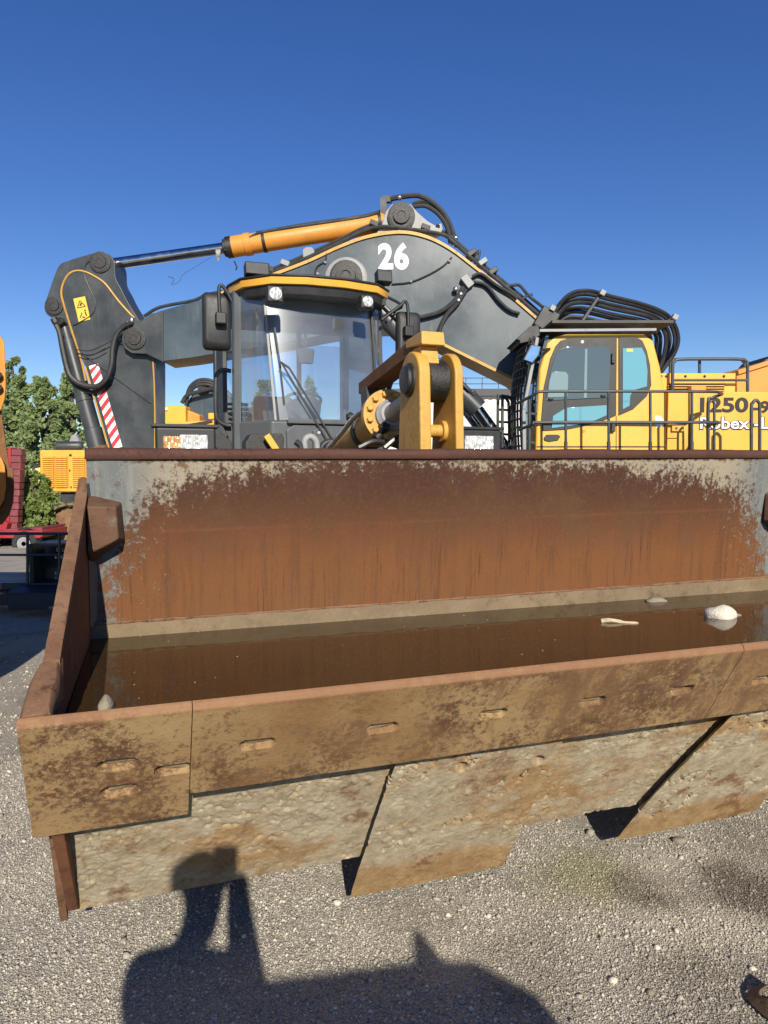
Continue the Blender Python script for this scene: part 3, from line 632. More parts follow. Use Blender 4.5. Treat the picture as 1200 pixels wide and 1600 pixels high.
# tilt cylinder with bolted gland
fl = Vector((CX, 1.5, lat(612, 650, 1.5).z)); bk = Vector((CX, 2.75, fl.z - .235)); ax = (bk - fl).normalized()
tc = LB(MB().lathe(fl, bk, [(.0, .185), (.055, .185), (.055, .150), (.30, .150), (.315, .128), (1.2, .128)], 40), 'tilt_cylinder', M['yellow_worn'])
LB(MB().lathe(fl - ax * .001, fl - ax * .1, [(0, .105), (.03, .105), (.045, .085), (.06, .08), (.06, .06)], 32), 'gland', M['castgrey'], tc)
rod_end = Vector((CX, .92, fl.z + .105))
LB(MB().cyl(fl, rod_end, .062, n=28), 'rod', M['castgrey'], tc)
bolt = MB().lathe((0, 0, 0), (0, 0, 1), [(0, .027), (.006, .027), (.006, .022), (.026, .022), (.030, .018)], 6); bme = shared(bolt, 'bolt', M['yellow_worn'], 25)
qz = (-ax).to_track_quat('Z', 'Y').to_matrix().to_4x4()
for k in range(12):
    a = 2 * math.pi * k / 12 + .2; p = Vector((math.cos(a) * .150, math.sin(a) * .150, 0))
    place('bolt', bme, tc, Matrix.Translation(fl) @ qz @ Matrix.Translation(p))
bd = LB(MB().lathe(fl + ax * .40, fl + ax * .48, [(0, .138), (.07, .138)], 32), 'clamp_band', M['black'], tc)
LB(MB().tube([fl + ax * .05 + Vector((-.15, 0, .06)), fl + ax * .3 + Vector((-.17, 0, .05)), fl + ax * .6 + Vector((-.16, 0, .03)), fl + ax * 1.1 + Vector((-.15, 0, 0))], .018), 'oil_pipe', M['zinc'], tc)
# front frame tower with brackets and hoses below the windscreen
LB(MB().box((CX, 3.05, 1.2), (.75, .9, .9)), 'front_frame', M['charcoal'], bevel=.02)
for p in ([(478, 712), (476, 690), (484, 682), (494, 690), (496, 712)], [(500, 712), (505, 695), (520, 690), (536, 700), (560, 698)], [(528, 706), (532, 692), (545, 684), (552, 664), (547, 650)], [(466, 712), (470, 698), (462, 690)], [(512, 712), (512, 696), (530, 684), (540, 672)]):
    LB(MB().tube([lat(a, b, 2.9) for a, b in p], .028, 10), 'hose', M['rubber'] if p[0][0] != 478 else M['castgrey'])
for p in ((536, 690), (520, 700), (548, 652), (545, 700)): LB(MB().ball(lat(*p, 2.88), .045, 2, (1, .8, .9), .15, p[0]), 'hose_fitting', M['greasy'])
LB(MB().box(lat(700, 700, 1.6), (.12, .3, .3)), 'hose_block', M['greasy'], bevel=.02)

# ------------------------------------------------------------ wheels, frame, hood
tm = MB(); prof = []
for wd, r in ((-.32, .42), (-.33, .55), (-.335, .72), (-.30, .80), (-.2, .835), (.2, .835), (.30, .80), (.335, .72), (.33, .55), (.32, .42)): prof.append((wd + .34, r))
def wheel(x, y):
    z0 = float(gz(0.0, (LM @ Vector((x, y, 0))).y)) + .84
    wmb = MB().lathe((x - .34, y, z0), (x + .34, y, z0), prof, 48)
    tw = LB(wmb, 'wheel', M['rubber'])
    LB(MB().lathe((x - .30, y, z0), (x + .30, y, z0), [(0, .30), (.0, .43), (.05, .44), (.06, .40), (.2, .25), (.4, .25), (.54, .40), (.55, .44), (.6, .43), (.6, .3)], 36), 'rim', M['yellow_worn'], tw)
    for k in range(26):
        a = 2 * math.pi * k / 26
        for s in (-1, 1):
            aa = a + s * .06; p = Vector((x + s * .15, y + .84 * math.cos(aa), z0 + .84 * math.sin(aa)))
            mt = Matrix.Rotation(aa, 3, 'X') @ Matrix.Rotation(s * .5, 3, 'Y')
            tmb.box(p, (.30, .07, .05), Matrix.Rotation(aa - math.pi / 2, 3, 'X') @ Matrix.Rotation(s * .35, 3, 'Z'))
    return tw
for x, y in ((.72, 2.35), (2.88, 2.35), (.72, 5.9), (2.88, 5.9)):
    tmb = MB(); tw = wheel(x, y); LB(tmb, 'tread', M['rubber'], tw)
LB(MB().box((CX, 5.6, 1.0), (1.0, 4.2, .7)), 'rear_frame', M['charcoal'], bevel=.03)
LB(MB().box((CX, 6.9, 1.75), (1.05, 2.3, 1.0)), 'engine_hood', M['yellow'], bevel=.05)
for x0, x1 in ((.40, 1.05), (2.55, 3.2)): LB(MB().prism([Vector((x0, y, z)) for y, z in ((1.5, 1.40), (1.75, 1.71), (2.3, 1.735), (2.9, 1.70), (3.2, 1.42), (3.15, 1.40), (2.85, 1.66), (2.3, 1.70), (1.8, 1.67), (1.55, 1.38))], (x1 - x0, 0, 0)), 'fender', M['black'], bevel=.006)
# headlamps on stalks above the fenders
def headlamp(px, mir):
    c = lat(px, 694, 2.42); s = -1 if mir else 1; wd = .43
    hb = LB(MB().box((c.x, 2.50, c.z - .01), (wd, .16, .27)), 'headlamp', M['black'], bevel=.02, seg=3)
    LB(MB().box((c.x - s * .10, 2.415, c.z - .01), (.125, .02, .135)), 'indicator_lens', M['amber'], hb, bevel=.008) if px < 500 else None
    LB(MB().box((c.x + s * .055 if px < 500 else c.x - .0, 2.415, c.z - .005), (.20 if px < 500 else .27, .022, .15)), 'lamp_lens', M['lens'], hb, bevel=.008)
    LB(MB().box((c.x, 2.52, c.z + .135), (wd + .05, .22, .025)), 'lamp_hood', M['black'], hb, bevel=.006)
    LB(MB().bar((c.x, 2.55, c.z - .1), (c.x, 2.55, 1.4), .07, .07), 'stalk', M['black'], hb)
    return hb
h1 = headlamp(291, False); headlamp(748, False)
LB(MB().tube([lat(a, b, 2.5) for a, b in ((262, 684), (285, 682), (312, 674), (322, 676), (324, 684), (318, 690))], .012), 'wire', M['rubber'], h1)

# ------------------------------------------------------------ wheel loader: cab
ZS = lat(480, 657, 3.85).z; ZR = lat(480, 452, 3.80).z                  # window sill, roof underside
def cabx(px, y, py=600): return lat(px, py, y).x
XL, XR = cabx(367, 4.18), cabx(600, 4.15)
cab = LB(MB().prism([Vector((x, y, 1.45)) for x, y in ((XL, 4.2), (XL + .30, 3.86), (XR - .14, 3.86), (XR, 4.15), (XR, 5.7), (XL, 5.7))], (0, 0, ZS - 1.45)), 'cab', M['cabgrey'], bevel=.03)
cab['label'] = 'grey loader cab with yellow roof band'
# front service panel and its hatch
LB(MB().prism([Vector((x, 3.838, z)) for x, z in ((XL + .46, 1.5), (XL + .44, ZS - .10), (XL + .52, ZS - .04), (XR - .18, ZS - .04), (XR - .16, 1.5))], (0, .03, 0)), 'front_panel', M['cabgrey'], cab, bevel=.012)
LB(MB().prism([Vector((x, 3.818, z)) for x, z in ((XL + .70, 1.55), (XL + .70, ZS - .10), (XL + .74, ZS - .07), (XL + 1.1, ZS - .07), (XL + 1.1, 1.55))], (0, .03, 0)), 'hatch', M['cabgrey'], cab, bevel=.012)
LB(MB().cyl((XL + .76, 3.82, ZS - .12), (XL + .76, 3.805, ZS - .12), .016), 'hatch_screw', M['zinc'], cab)
LB(MB().box((XL + .95, 3.84, ZS - .012), (1.0, .07, .05)), 'window_sill', M['cabgrey'], cab, bevel=.012)
# pillars
pl_f = [(XL, 4.2, .055), (XR, 4.15, .06)]
LB(MB().prism([Vector((x, y, 1.55)) for x, y in ((XL - .03, 4.24), (XL - .02, 4.17), (XL + .05, 4.14), (XL + .06, 4.2))], (.02, .04, ZR - 1.5)), 'pillar', M['cabgrey'], cab, bevel=.012)
LB(MB().prism([Vector((x, y, 1.55)) for x, y in ((XR - .04, 4.16), (XR - .03, 4.1), (XR + .02, 4.12), (XR + .02, 4.2))], (-.05, .04, ZR - 1.5)), 'pillar', M['cabgrey'], cab, bevel=.012)
for x in (XL, XR): LB(MB().box((x, 5.62, (ZS + ZR) / 2), (.10, .16, ZR - ZS)), 'pillar', M['charcoal'], cab, bevel=.015)
LB(MB().box((XL + .98, 5.66, (ZS + ZR) / 2), (.05, .06, ZR - ZS)), 'pillar', M['charcoal'], cab, bevel=.008)
# left rear quarter panel
LB(MB().box((XL - .005, 5.25, (ZS + ZR) / 2 - .05), (.05, .62, ZR - ZS - .1)), 'quarter_panel', M['charcoal'], cab, bevel=.01)
# roof with bowed yellow visor band
def roof_outline(o): return [(XL - .02 - o, 5.75 + o), (XL - .02 - o, 4.3), (XL + .06 - o, 4.02 - o * .5), (XL + .30, 3.78 - o), (XL + .62, 3.70 - o), (XL + 1.0, 3.70 - o), (XR - .20, 3.78 - o), (XR - .02 + o * .6, 3.98 - o * .3), (XR + .04 + o, 4.3), (XR + .04 + o, 5.75 + o)]
LB(MB().rings([[Vector((x, y, ZR + .02)) for x, y in roof_outline(0)], [Vector((x, y, ZR + .085)) for x, y in roof_outline(.015)]]), 'roof_band', M['yellow'], cab, bevel=.006)
LB(MB().rings([[Vector((x, y, ZR + .087)) for x, y in roof_outline(.03)], [Vector((x, y, ZR + .108)) for x, y in roof_outline(.03)], [Vector((x, y, ZR + .13)) for x, y in roof_outline(-.08)]]), 'roof', M['black'], cab, bevel=.01)
LB(MB().rings([[Vector((x, y, ZR - .06)) for x, y in roof_outline(-.05)], [Vector((x, y, ZR + .018)) for x, y in roof_outline(-.03)]]), 'headliner', M['black'], cab)
# glass
WL0, WL1 = cabx(419, 3.87, 480), cabx(437, 3.87, 650)
LEAN = .14
def wsurf(x, z): u = (x - CX) / .55; t = (z - ZS) / (ZR - ZS); return 3.862 + .044 * u * u + LEAN * t
mb = MB(); NW = 22; G = []
for o in (0, .008):
    for j in range(NW + 1):
        t = j / NW; z = ZS + (ZR - .03 - ZS) * t; xl = WL1 + (WL0 - WL1) * t; xr = XR - .16 - .03 * t
        for i in range(NW + 1): x = xl + (xr - xl) * i / NW; G.append((x, wsurf(x, z) + o, z))
n1_ = (NW + 1) ** 2
mb.add(G, [(j * (NW + 1) + i + s, j * (NW + 1) + i + 1 + s, (j + 1) * (NW + 1) + i + 1 + s, (j + 1) * (NW + 1) + i + s) for s in (0, n1_) for j in range(NW) for i in range(NW)])
LB(mb, 'windshield', M['windshield'], cab, ang=60)
LB(MB().hexa([(XL + .06, 4.13, 1.75), (WL1 - .02, 3.88, 1.75), (WL1 - .02, 3.888, 1.75), (XL + .06, 4.138, 1.75), (XL + .06, 4.15, ZR - .03), (WL0 - .02, 4.03, ZR - .03), (WL0 - .02, 4.038, ZR - .03), (XL + .06, 4.158, ZR - .03)]), 'side_window', M['glass'], cab)
LB(MB().hexa([(XR - .155, 3.876, ZS), (XR - .04, 4.10, ZS), (XR - .04, 4.108, ZS), (XR - .155, 3.884, ZS), (XR - .185, 4.05, ZR - .03), (XR - .07, 4.12, ZR - .03), (XR - .07, 4.128, ZR - .03), (XR - .185, 4.058, ZR - .03)]), 'side_window', M['glass'], cab)
LB(MB().prism([Vector((XR - .01, y, z)) for y, z in ((4.2, ZS), (5.5, ZS), (5.5, ZR - .03), (4.2, ZR - .03))], (.006, 0, 0)), 'side_window', M['glass'], cab)
LB(MB().prism([Vector((x, 5.66, z)) for x, z in ((XL + .06, ZS), (XR - .06, ZS), (XR - .06, ZR - .2), (XL + .06, ZR - .2))], (0, .006, 0)), 'rear_window', M['glass'], cab)
LB(MB().bar((WL0 - .012, 4.03, ZR - .03), (WL1 - .012, 3.87, 1.75), .022, .012, (0, 1, 0)), 'glass_seal', M['castgrey'], cab)
LB(MB().bar((XR - .175, 4.05, ZR - .03), (XR - .148, 3.90, ZS), .022, .012, (0, 1, 0)), 'glass_seal', M['black'], cab)
LB(MB().box((XL + .88, 3.99, ZR - .02), (1.25, .10, .07)), 'window_header', M['black'], cab)
# seat, console, steering wheel, inner mirror
seat = LB(MB().box((CX - .08, 5.0, 2.02), (.52, .5, .16)), 'seat', M['interior'], cab, bevel=.05, seg=3)
LB(MB().box((CX - .08, 5.25, 2.22), (.46, .14, .48), Matrix.Rotation(-.15, 3, 'X')), 'seat_back', M['interior'], cab, bevel=.06, seg=3)
LB(MB().box((CX - .62, 4.55, ZS - .12), (.30, .5, .45)), 'side_console', M['interior'], cab, bevel=.04)
for k in range(5): LB(MB().tube([(CX - .62 + .10 * math.cos(a), 4.32 + .05 * math.sin(a), ZS - .02 + .05 * k) for a in np.linspace(0, 6.28, 13)], .012, 6, 0), 'bellows_ring', M['greasy'], cab)
LB(MB().lathe((CX + .08, 4.25, ZS - .25), (CX + .08, 4.42, ZS + .22), [(0, .10), (.3, .16), (.48, .19)], 28), 'steering_column', M['interior'], cab)
sw = Vector((CX + .08, 4.45, ZS + .25)); LB(MB().tube([sw + Vector((.20 * math.cos(a), -.11 * math.sin(a) * .8, .17 * math.sin(a) * .45)) for a in np.linspace(0, 6.28, 25)], .016, 8, 0), 'steering_wheel', M['interior'], cab)
im = lat(478, 556, 4.3); LB(MB().rings([[im + Vector((x * .10, 0, -.08)) for x in (-.8,)] + [im + Vector((.08, 0, -.08)), im + Vector((.10, 0, .08)), im + Vector((-.10, 0, .08))], [im + Vector((-.08, .05, -.08)), im + Vector((.08, .05, -.08)), im + Vector((.10, .05, .08)), im + Vector((-.10, .05, .08))]]), 'inner_mirror', M['interior'], cab, bevel=.02)
LB(MB().bar(im + Vector((0, .02, .07)), im + Vector((0, .02, .30)), .02, .02, (0, 1, 0)), 'mirror_stem', M['interior'], cab)
# wiper
W = lambda px, py, y=3.80: lat(px, py, y)
wp = LB(MB().bar(W(524, 694), W(452, 575), .016, .014, (0, 1, 0)).bar(W(516, 697), W(440, 567), .016, .014, (0, 1, 0)).bar(W(452, 575), W(437, 565), .02, .014, (0, 1, 0)), 'wiper_arm', M['black'], cab)
LB(MB().bar(W(429, 512, 3.90), W(437, 565, 3.87), .014, .02, (0, 1, 0)).bar(W(437, 565, 3.87), W(444, 630, 3.86), .014, .02, (0, 1, 0)), 'wiper_blade', M['black'], cab)
LB(MB().cyl(W(522, 700, 3.78), W(522, 700, 3.86), .05), 'wiper_motor', M['greasy'], cab)
# exterior mirrors (their backs face us)
def mirror(x0, x1, y0, y1, yl, arm, clamp):
    c = [lat(px, py, yl) for px, py in ((x0, y1), (x1, y1), (x1, y0), (x0, y0))]; ctr = sum(c, Vector()) / 4
    hx = (c[1] - c[0]).length / 2; hz = (c[3] - c[0]).length / 2; r = min(hx, hz) * .35
    def loop(k, yo):
        out = []
        for sx, sz, a0 in ((1, 1, 0), (-1, 1, 90), (-1, -1, 180), (1, -1, 270)):
            for a in (0, 30, 60, 90): aa = R(a0 + a); out.append(ctr + Vector((sx * (hx * k - r * k) + r * k * math.cos(aa), yo, sz * (hz * k - r * k) + r * k * math.sin(aa))))
        return out
    mo = LB(MB().rings([loop(.72, -.055), loop(.9, -.04), loop(.98, -.015), loop(1, .02), loop(.98, .03)]), 'mirror', M['black'], ang=60)
    LB(MB().rings([loop(.92, .031), loop(.92, .034)]), 'mirror_glass', M['mirror'], mo)
    LB(MB().tube([lat(a, b, yl - .09) for a, b in arm], .017, 10), 'mirror_arm', M['black'], mo)
    k = lat(*clamp, yl - .10); LB(MB().box(k, (.10, .09, .11)), 'mirror_clamp', M['black'], mo, bevel=.015)
    return mo
mirror(316, 361, 457, 548, 3.86, [(362, 470), (352, 452), (345, 446), (342, 455), (344, 500)], (345, 498))
mirror(619, 656, 487, 570, 4.1, [(596, 500), (625, 478), (632, 471), (637, 480), (638, 520)], (638, 518))
LB(MB().tube([lat(a, b, 4.1) for a, b in ((560, 452), (585, 455), (605, 464), (628, 478), (610, 488), (596, 497))], .016, 8), 'mirror_bracket', M['black'], cab)
LB(MB().tube([lat(a, b, 4.12) for a, b in ((598, 492), (606, 508), (612, 500), (618, 486))], .012, 6), 'cable', M['rubber'], cab)
# work lamps
def worklamp(px, py, y, s, back=False):
    c = lat(px, py, y); h = LB(MB().box(c, (s, .10, s)), 'work_lamp', M['black'], cab, bevel=.02, seg=3)
    if not back: LB(MB().lathe(c + Vector((0, -.052, 0)), c + Vector((0, -.1, 0)), [(0, s * .40), (.012, s * .37), (.02, s * .2), (.022, .005)], 28), 'lamp_lens', M['lens'], cab)
    return h
worklamp(429, 461, 3.63, .155); worklamp(572, 473, 3.66, .135)
def toplamp(px, py, y, wd, ht):
    c = lat(px, py, y); LB(MB().box(c, (wd, .12, ht), Matrix.Rotation(-.2, 3, 'X')), 'roof_lamp', M['black'], cab, bevel=.015)
    LB(MB().box(c + Vector((0, -.058, .0)), (wd * .82, .01, ht * .7), Matrix.Rotation(-.2, 3, 'X')), 'lamp_grille', M['interior'], cab)
    LB(MB().cyl(c + Vector((0, .03, -ht / 2)), c + Vector((0, .03, -ht / 2 - .09)), .025), 'lamp_foot', M['black'], cab)
toplamp(401, 423, 4.0, .235, .13); toplamp(599, 434, 4.2, .165, .14)
# grab handle and steps left of the cab
LB(MB().tube([lat(a, b, 4.25) for a, b in ((361, 580), (348, 578), (339, 585), (337, 600), (337, 640), (340, 656), (352, 664), (361, 665))], .022, 10, 4), 'grab_handle', M['steelpipe'], cab)
LB(MB().prism([lat(a, b, 4.1) for a, b in ((322, 682), (342, 672), (362, 690), (362, 716), (352, 716))], (0, .35, 0)), 'step_guard', M['black'], bevel=.008)
LB(MB().prism([lat(a, b, 4.25) for a, b in ((333, 668), (346, 662), (358, 682), (338, 684))], (0, .2, 0)), 'step_guard', M['charcoal'], bevel=.008)
LB(MB().prism([lat(a, b, 3.5) for a, b in ((384, 716), (384, 690), (392, 678), (440, 677), (444, 684), (442, 716))], (0, .25, 0)), 'cab_mount', M['greasy'], bevel=.01)
LB(MB().bar(lat(416, 680, 3.42), lat(440, 716, 3.42), .06, .05, (0, 1, 0)), 'brace', M['yellow'], bevel=.006)

for k, (px, py, r) in enumerate(((600, 668, .022), (590, 682, .018), (634, 690, .03), (655, 700, .024), (702, 640, .02), (700, 690, .03))):
    LB(MB().ball(lat(px, py, 1.45 if px < 640 else 1.05), r * 2, 2, (1, 1, .8), .2, k), 'grease_lump', M['greasy'])
for pts, y in (([(560, 700), (585, 690), (620, 696), (640, 712)], 1.4), ([(600, 700), (622, 684), (645, 690), (668, 712)], 1.2), ([(690, 712), (688, 680), (694, 650), (690, 625)], 1.1)):
    LB(MB().tube([lat(a, b, y) for a, b in pts], .02, 8), 'hose', M['hoserubber'])
# ------------------------------------------------------------ big excavator behind the loader
EX = Vector((4.6, 11.6, float(gz(0.0, 11.6))))
exc = empty('crawler_excavator', EX, 'huge yellow excavator with slate grey boom marked 26, parked behind the loader', 'excavator')
YB = 11.3
def EB(mb, name, mat, parent=None, **k): return mb.build(name, mat, parent or exc, **k)
def poly(pts, Y): return [at(a, b, Y) for a, b in pts]
def smooth_line(pts, n=6): return [(p.x, p.y) for p in catmull([Vector((a, b, 0)) for a, b in pts], n)]
top_e = smooth_line([(246, 487), (310, 469), (360, 454), (420, 432), (480, 409), (530, 386), (575, 370), (625, 363), (665, 370), (702, 388), (742, 418), (790, 456), (840, 499), (880, 535)], 5)
bot_e = [(905, 640), (880, 655), (835, 618), (803, 592), (700, 541)] + smooth_line([(700, 541), (655, 518), (590, 512), (500, 525), (420, 541), (342, 552), (300, 559), (252, 565)], 3)[1:]
boom = EB(MB().prism(poly(top_e + bot_e, YB), (0, .74, 0)), 'boom', M['slate'], bevel=.012, ang=25); boom['label'] = 'slate grey boom painted with a white 26'
mb = MB()
for i in range(8, len(top_e) - 1):
    a = at(*top_e[i], YB); b = at(*top_e[i + 1], YB)
    mb.hexa([a + Vector((0, -.03, -.028)), b + Vector((0, -.03, -.028)), b + Vector((0, .77, -.028)), a + Vector((0, .77, -.028)), a + Vector((0, -.03, .022)), b + Vector((0, -.03, .022)), b + Vector((0, .77, .022)), a + Vector((0, .77, .022))])
EB(mb, 'top_flange', M['yellow_worn'], boom)
mb = MB(); seq = [(672, 527), (700, 541), (803, 592), (835, 618), (880, 655)]
for (a1, b1), (a2, b2) in zip(seq[:-1], seq[1:]):
    a = at(a1, b1, YB); b = at(a2, b2, YB)
    mb.hexa([a + Vector((0, -.03, -.035)), b + Vector((0, -.03, -.035)), b + Vector((0, .77, -.035)), a + Vector((0, .77, -.035)), a + Vector((0, -.03, .012)), b + Vector((0, -.03, .012)), b + Vector((0, .77, .012)), a + Vector((0, .77, .012))])
EB(mb, 'bottom_flange', M['yellow_worn'], boom)
# fork at the boom tip
tip = [(255, 486), (236, 490), (222, 500), (205, 503), (193, 514), (190, 530), (194, 544), (206, 552), (228, 553), (255, 566)]
for y0 in (YB - .02, YB + .64): EB(MB().prism(poly(tip, y0), (0, .12, 0)), 'boom_fork', M['charcoal'], boom, bevel=.01)
def pinboss(px, py, Y, r, mat=None, d=.08, parent=None, name='pin'):
    c = at(px, py, Y); rr = r * Y / FPX
    return EB(MB().lathe(c, c + Vector((0, -d, 0)), [(0, rr), (d * .5, rr), (d * .55, rr * .86), (d * .62, rr * .86), (d * .64, rr * .62), (d, rr * .58), (d * 1.02, rr * .3), (d * .9, rr * .28)], 32), name, mat or M['greasy'], parent or boom)
pinboss(211, 529, YB - .02, 17, d=.05)
EB(MB().lathe(at(541, 436, YB), at(541, 436, YB) + Vector((0, -.05, 0)), [(0, .33), (.03, .33), (.05, .30), (.05, .2)], 40), 'boss_ring', M['castgrey'], boom)
pinboss(541, 434, YB - .05, 25, d=.16)
# scraped-clean patches near the tip
# stencilled number
XZ = lambda p: Matrix.Translation(p) @ Matrix.Rotation(math.pi / 2, 4, 'X')
for ch, px in (('2', 602.5), ('6', 627)):
    text_mesh('numeral', ch, M['white'], boom, XZ(at(px, 403, YB - .004)) @ Matrix.Rotation(R(1.5), 4, 'Z'), .52, .86, .003, .022)
# cast bracket at the crown with the arm cylinder's pin
br = [(583, 372), (596, 352), (603, 330), (612, 319), (628, 315), (642, 319), (652, 331), (668, 345), (680, 352), (690, 348), (692, 358), (688, 366), (672, 372)]
for y0 in (YB + .06, YB + .54): EB(MB().prism(poly(br, y0), (0, .13, 0)), 'crown_bracket', M['castgrey'], boom, bevel=.012)
pinboss(627, 339, YB + .06, 21, d=.10)
EB(MB().lathe(at(684, 354, YB + .065), at(684, 354, YB + .03), [(0, .035), (.012, .035), (.012, .02)], 16), 'lifting_eye', M['greasy'], boom)
# arm cylinder
YC = YB + .37
b0, b1 = at(362, 386, YC), at(606, 347, YC); ax_ = (b1 - b0).normalized()
ac = EB(MB().lathe(b0, b1, [(0, .165), (.22, .165), (.22, .178), (.32, .178), (.32, .158), ((b1 - b0).length - .1, .158), ((b1 - b0).length, .10)], 36), 'arm_cylinder', M['orange_worn_shaded'])
EB(MB().cyl(b0, at(165, 414, YC), .088, n=28), 'rod', M['chrome'], ac)
EB(MB().lathe(b0 - ax_ * .14, b0 + ax_ * .02, [(0, .10), (.02, .14), (.06, .14), (.06, .168), (.155, .168)], 28), 'gland', M['greasy'], ac)
EB(MB().cyl(at(627, 339, YB + .2), at(627, 339, YB + .55), .17, n=24), 'cylinder_eye', M['greasy'], ac)
for t in (.20, .94):
    c = b0.lerp(b1, t); EB(MB().lathe(c, c + ax_, [(0, .168), (.05, .168)], 28), 'pipe_strap', M['black'], ac)
EB(MB().tube([at(a, b, YC - .12) for a, b in ((352, 392), (366, 380), (386, 374), (402, 366), (420, 361), (480, 352), (560, 341), (592, 332))], .030, 8), 'oil_pipe', M['steelpipe'], ac)
EB(MB().tube([at(a, b, YC + .05) for a, b in ((400, 364), (480, 350), (560, 339), (596, 330))], .026, 8), 'oil_pipe', M['steelpipe'], ac)
EB(MB().tube([at(a, b, YC - .14) for a, b in ((366, 408), (370, 418), (368, 422))], .012, 6), 'grease_nipple', M['black'], ac)
EB(MB().ball(at(341, 396, YC - .06), .06, 3, (.7, .6, 1.6), .25, 4), 'frayed_wrap', M['castgrey'], ac)
EB(MB().tube([at(a, b, YC - .1) for a, b in ((330, 402), (300, 420), (285, 430), (280, 440), (268, 445), (272, 436), (262, 432))], .004, 4), 'loose_wire', M['black'], ac)
# block and hoses over the crown
EB(MB().bar(at(599, 340, YC), at(599, 310, YC), .10, .10, (0, 1, 0)).bar(at(597, 312, YC), at(612, 312, YC), .09, .09, (0, 1, 0)), 'hose_block', M['black'], ac)
def hose(pts, r=.032, Y=YB + .2, mat='rubber', parent=None, name='hose', n=8): return EB(MB().tube([at(p[0], p[1], p[2] if len(p) > 2 else Y) for p in pts], r, n), name, M[mat], parent or boom)
hose([(610, 311), (630, 307), (655, 306), (678, 318), (696, 338), (706, 360), (712, 380)], .042)
hose([(645, 319), (662, 315), (682, 324), (696, 342), (704, 362), (708, 382)], .036, YB + .5)
hose([(646, 323), (665, 322), (684, 334), (698, 354), (704, 380)], .034, YB + .1)
for p in ((624, 309), (712, 372), (714, 384)): EB(MB().ball(at(*p, YB + .2), .05, 2, (1, 1, .8)), 'hose_fitting', M['zinc'], boom)
# steel pipes along the top of the boom
for dy, Y in ((0, YB + .02), (-5, YB + .15), (-2, YB + .45)):
    hose([(410, 432 + dy), (470, 407 + dy), (530, 380 + dy), (566, 362 + dy), (594, 354 + dy), (640, 358 + dy), (690, 366 + dy), (708, 378 + dy), (742, 408 + dy), (800, 456 + dy), (850, 500 + dy)], .030, Y, 'steelpipe', name='oil_pipe')
for px, py in ((448, 418), (424, 427), (585, 357), (664, 363), (735, 402), (752, 416), (768, 430)): EB(MB().box(at(px, py - 2, YB + .2), (.14, .42, .08), Matrix.Rotation(-.6 if px > 680 else .35, 3, 'Y')), 'pipe_clamp', M['castgrey'] if px in (448, 752) else M['black'], boom, bevel=.01)
EB(MB().prism(poly([(474, 408), (473, 390), (478, 386), (487, 386), (491, 391), (491, 406)], YB + .1), (0, .04, 0)), 'lifting_lug', M['castgrey'], boom, bevel=.005)
# valve block and hoses on the boom's flank
EB(MB().box(at(730, 440, YB - .06), (.20, .10, .12), Matrix.Rotation(.9, 3, 'Y')), 'valve_block', M['castgrey'], boom, bevel=.01)
hose([(738, 432), (752, 428), (775, 445), (800, 460), (808, 466)], .026, YB - .06); hose([(740, 440), (760, 446), (780, 470), (796, 484), (812, 490)], .026, YB - .06)
hose([(724, 448), (712, 468), (690, 486), (665, 494), (650, 496)], .036, YB - .07); hose([(728, 452), (714, 474), (698, 492), (688, 512), (686, 530)], .036, YB - .07)
for p in ((712, 452), (720, 460), (716, 470)): EB(MB().ball(at(*p, YB - .08), .045, 2), 'hose_fitting', M['zinc'], boom)
hose([(612, 444), (640, 441), (668, 430), (692, 416), (706, 402)], .012, YB - .02, 'black', name='cable', n=6)
hose([(492, 432), (493, 422), (497, 415), (508, 407), (510, 395)], .012, YB - .02, 'black', name='cable', n=6)
for p in ((642, 440), (702, 408), (496, 428), (508, 410)): EB(MB().ball(at(*p, YB - .02), .028, 1), 'cable_clip', M['castgrey'], boom)
hose([(225, 494), (250, 480), (300, 470), (322, 461), (350, 455)], .026, YB + .1, 'steelpipe', name='oil_pipe')
# grab loops on the boom near the foot
for Y in (YB + .05, YB + .5):
    hose([(786, 448), (800, 446), (812, 446), (826, 462), (846, 478), (860, 490), (872, 502), (868, 516)], .026, Y, 'steelpipe', name='grab_rail')
    hose([(790, 462), (808, 480), (812, 474), (820, 464), (832, 460)], .022, Y, 'steelpipe', name='grab_rail')
hose([(735, 408), (745, 396), (749, 392), (748, 402), (742, 412)], .022, YB + .3, 'steelpipe', name='grab_rail')
# boom cylinders, one on each flank
for Y, dx in ((YB - .28, 0), (YB + 1.05, -18)):
    p0, p1, p2 = at(541 if Y < YB else 560, 436, Y), at(746 + dx, 640, Y), at(806 + dx, 722, Y)
    L1 = (p1 - p0).length; a_ = (p1 - p0).normalized()
    c_ = EB(MB().lathe(p0, p1, [(.1, .13), (.2, .15), (L1 - .28, .15), (L1 - .28, .168), (L1, .168)], 32), 'boom_cylinder', M['charcoal'])
    EB(MB().cyl(p1, p1 + (p2 - p1) * 1.6, .092, n=24), 'rod', M['chrome'], c_)
    EB(MB().tube([p0 + a_ * .3 + Vector((0, -.18, .12)), p1 - a_ * .5 + Vector((0, -.18, .12)), p1 - a_ * .1 + Vector((0, -.14, .14))], .024), 'oil_pipe', M['steelpipe'], c_)
    EB(MB().ball(p1 - a_ * .12 + Vector((0, -.1, .17)), .05, 1), 'hose_fitting', M['zinc'], c_)
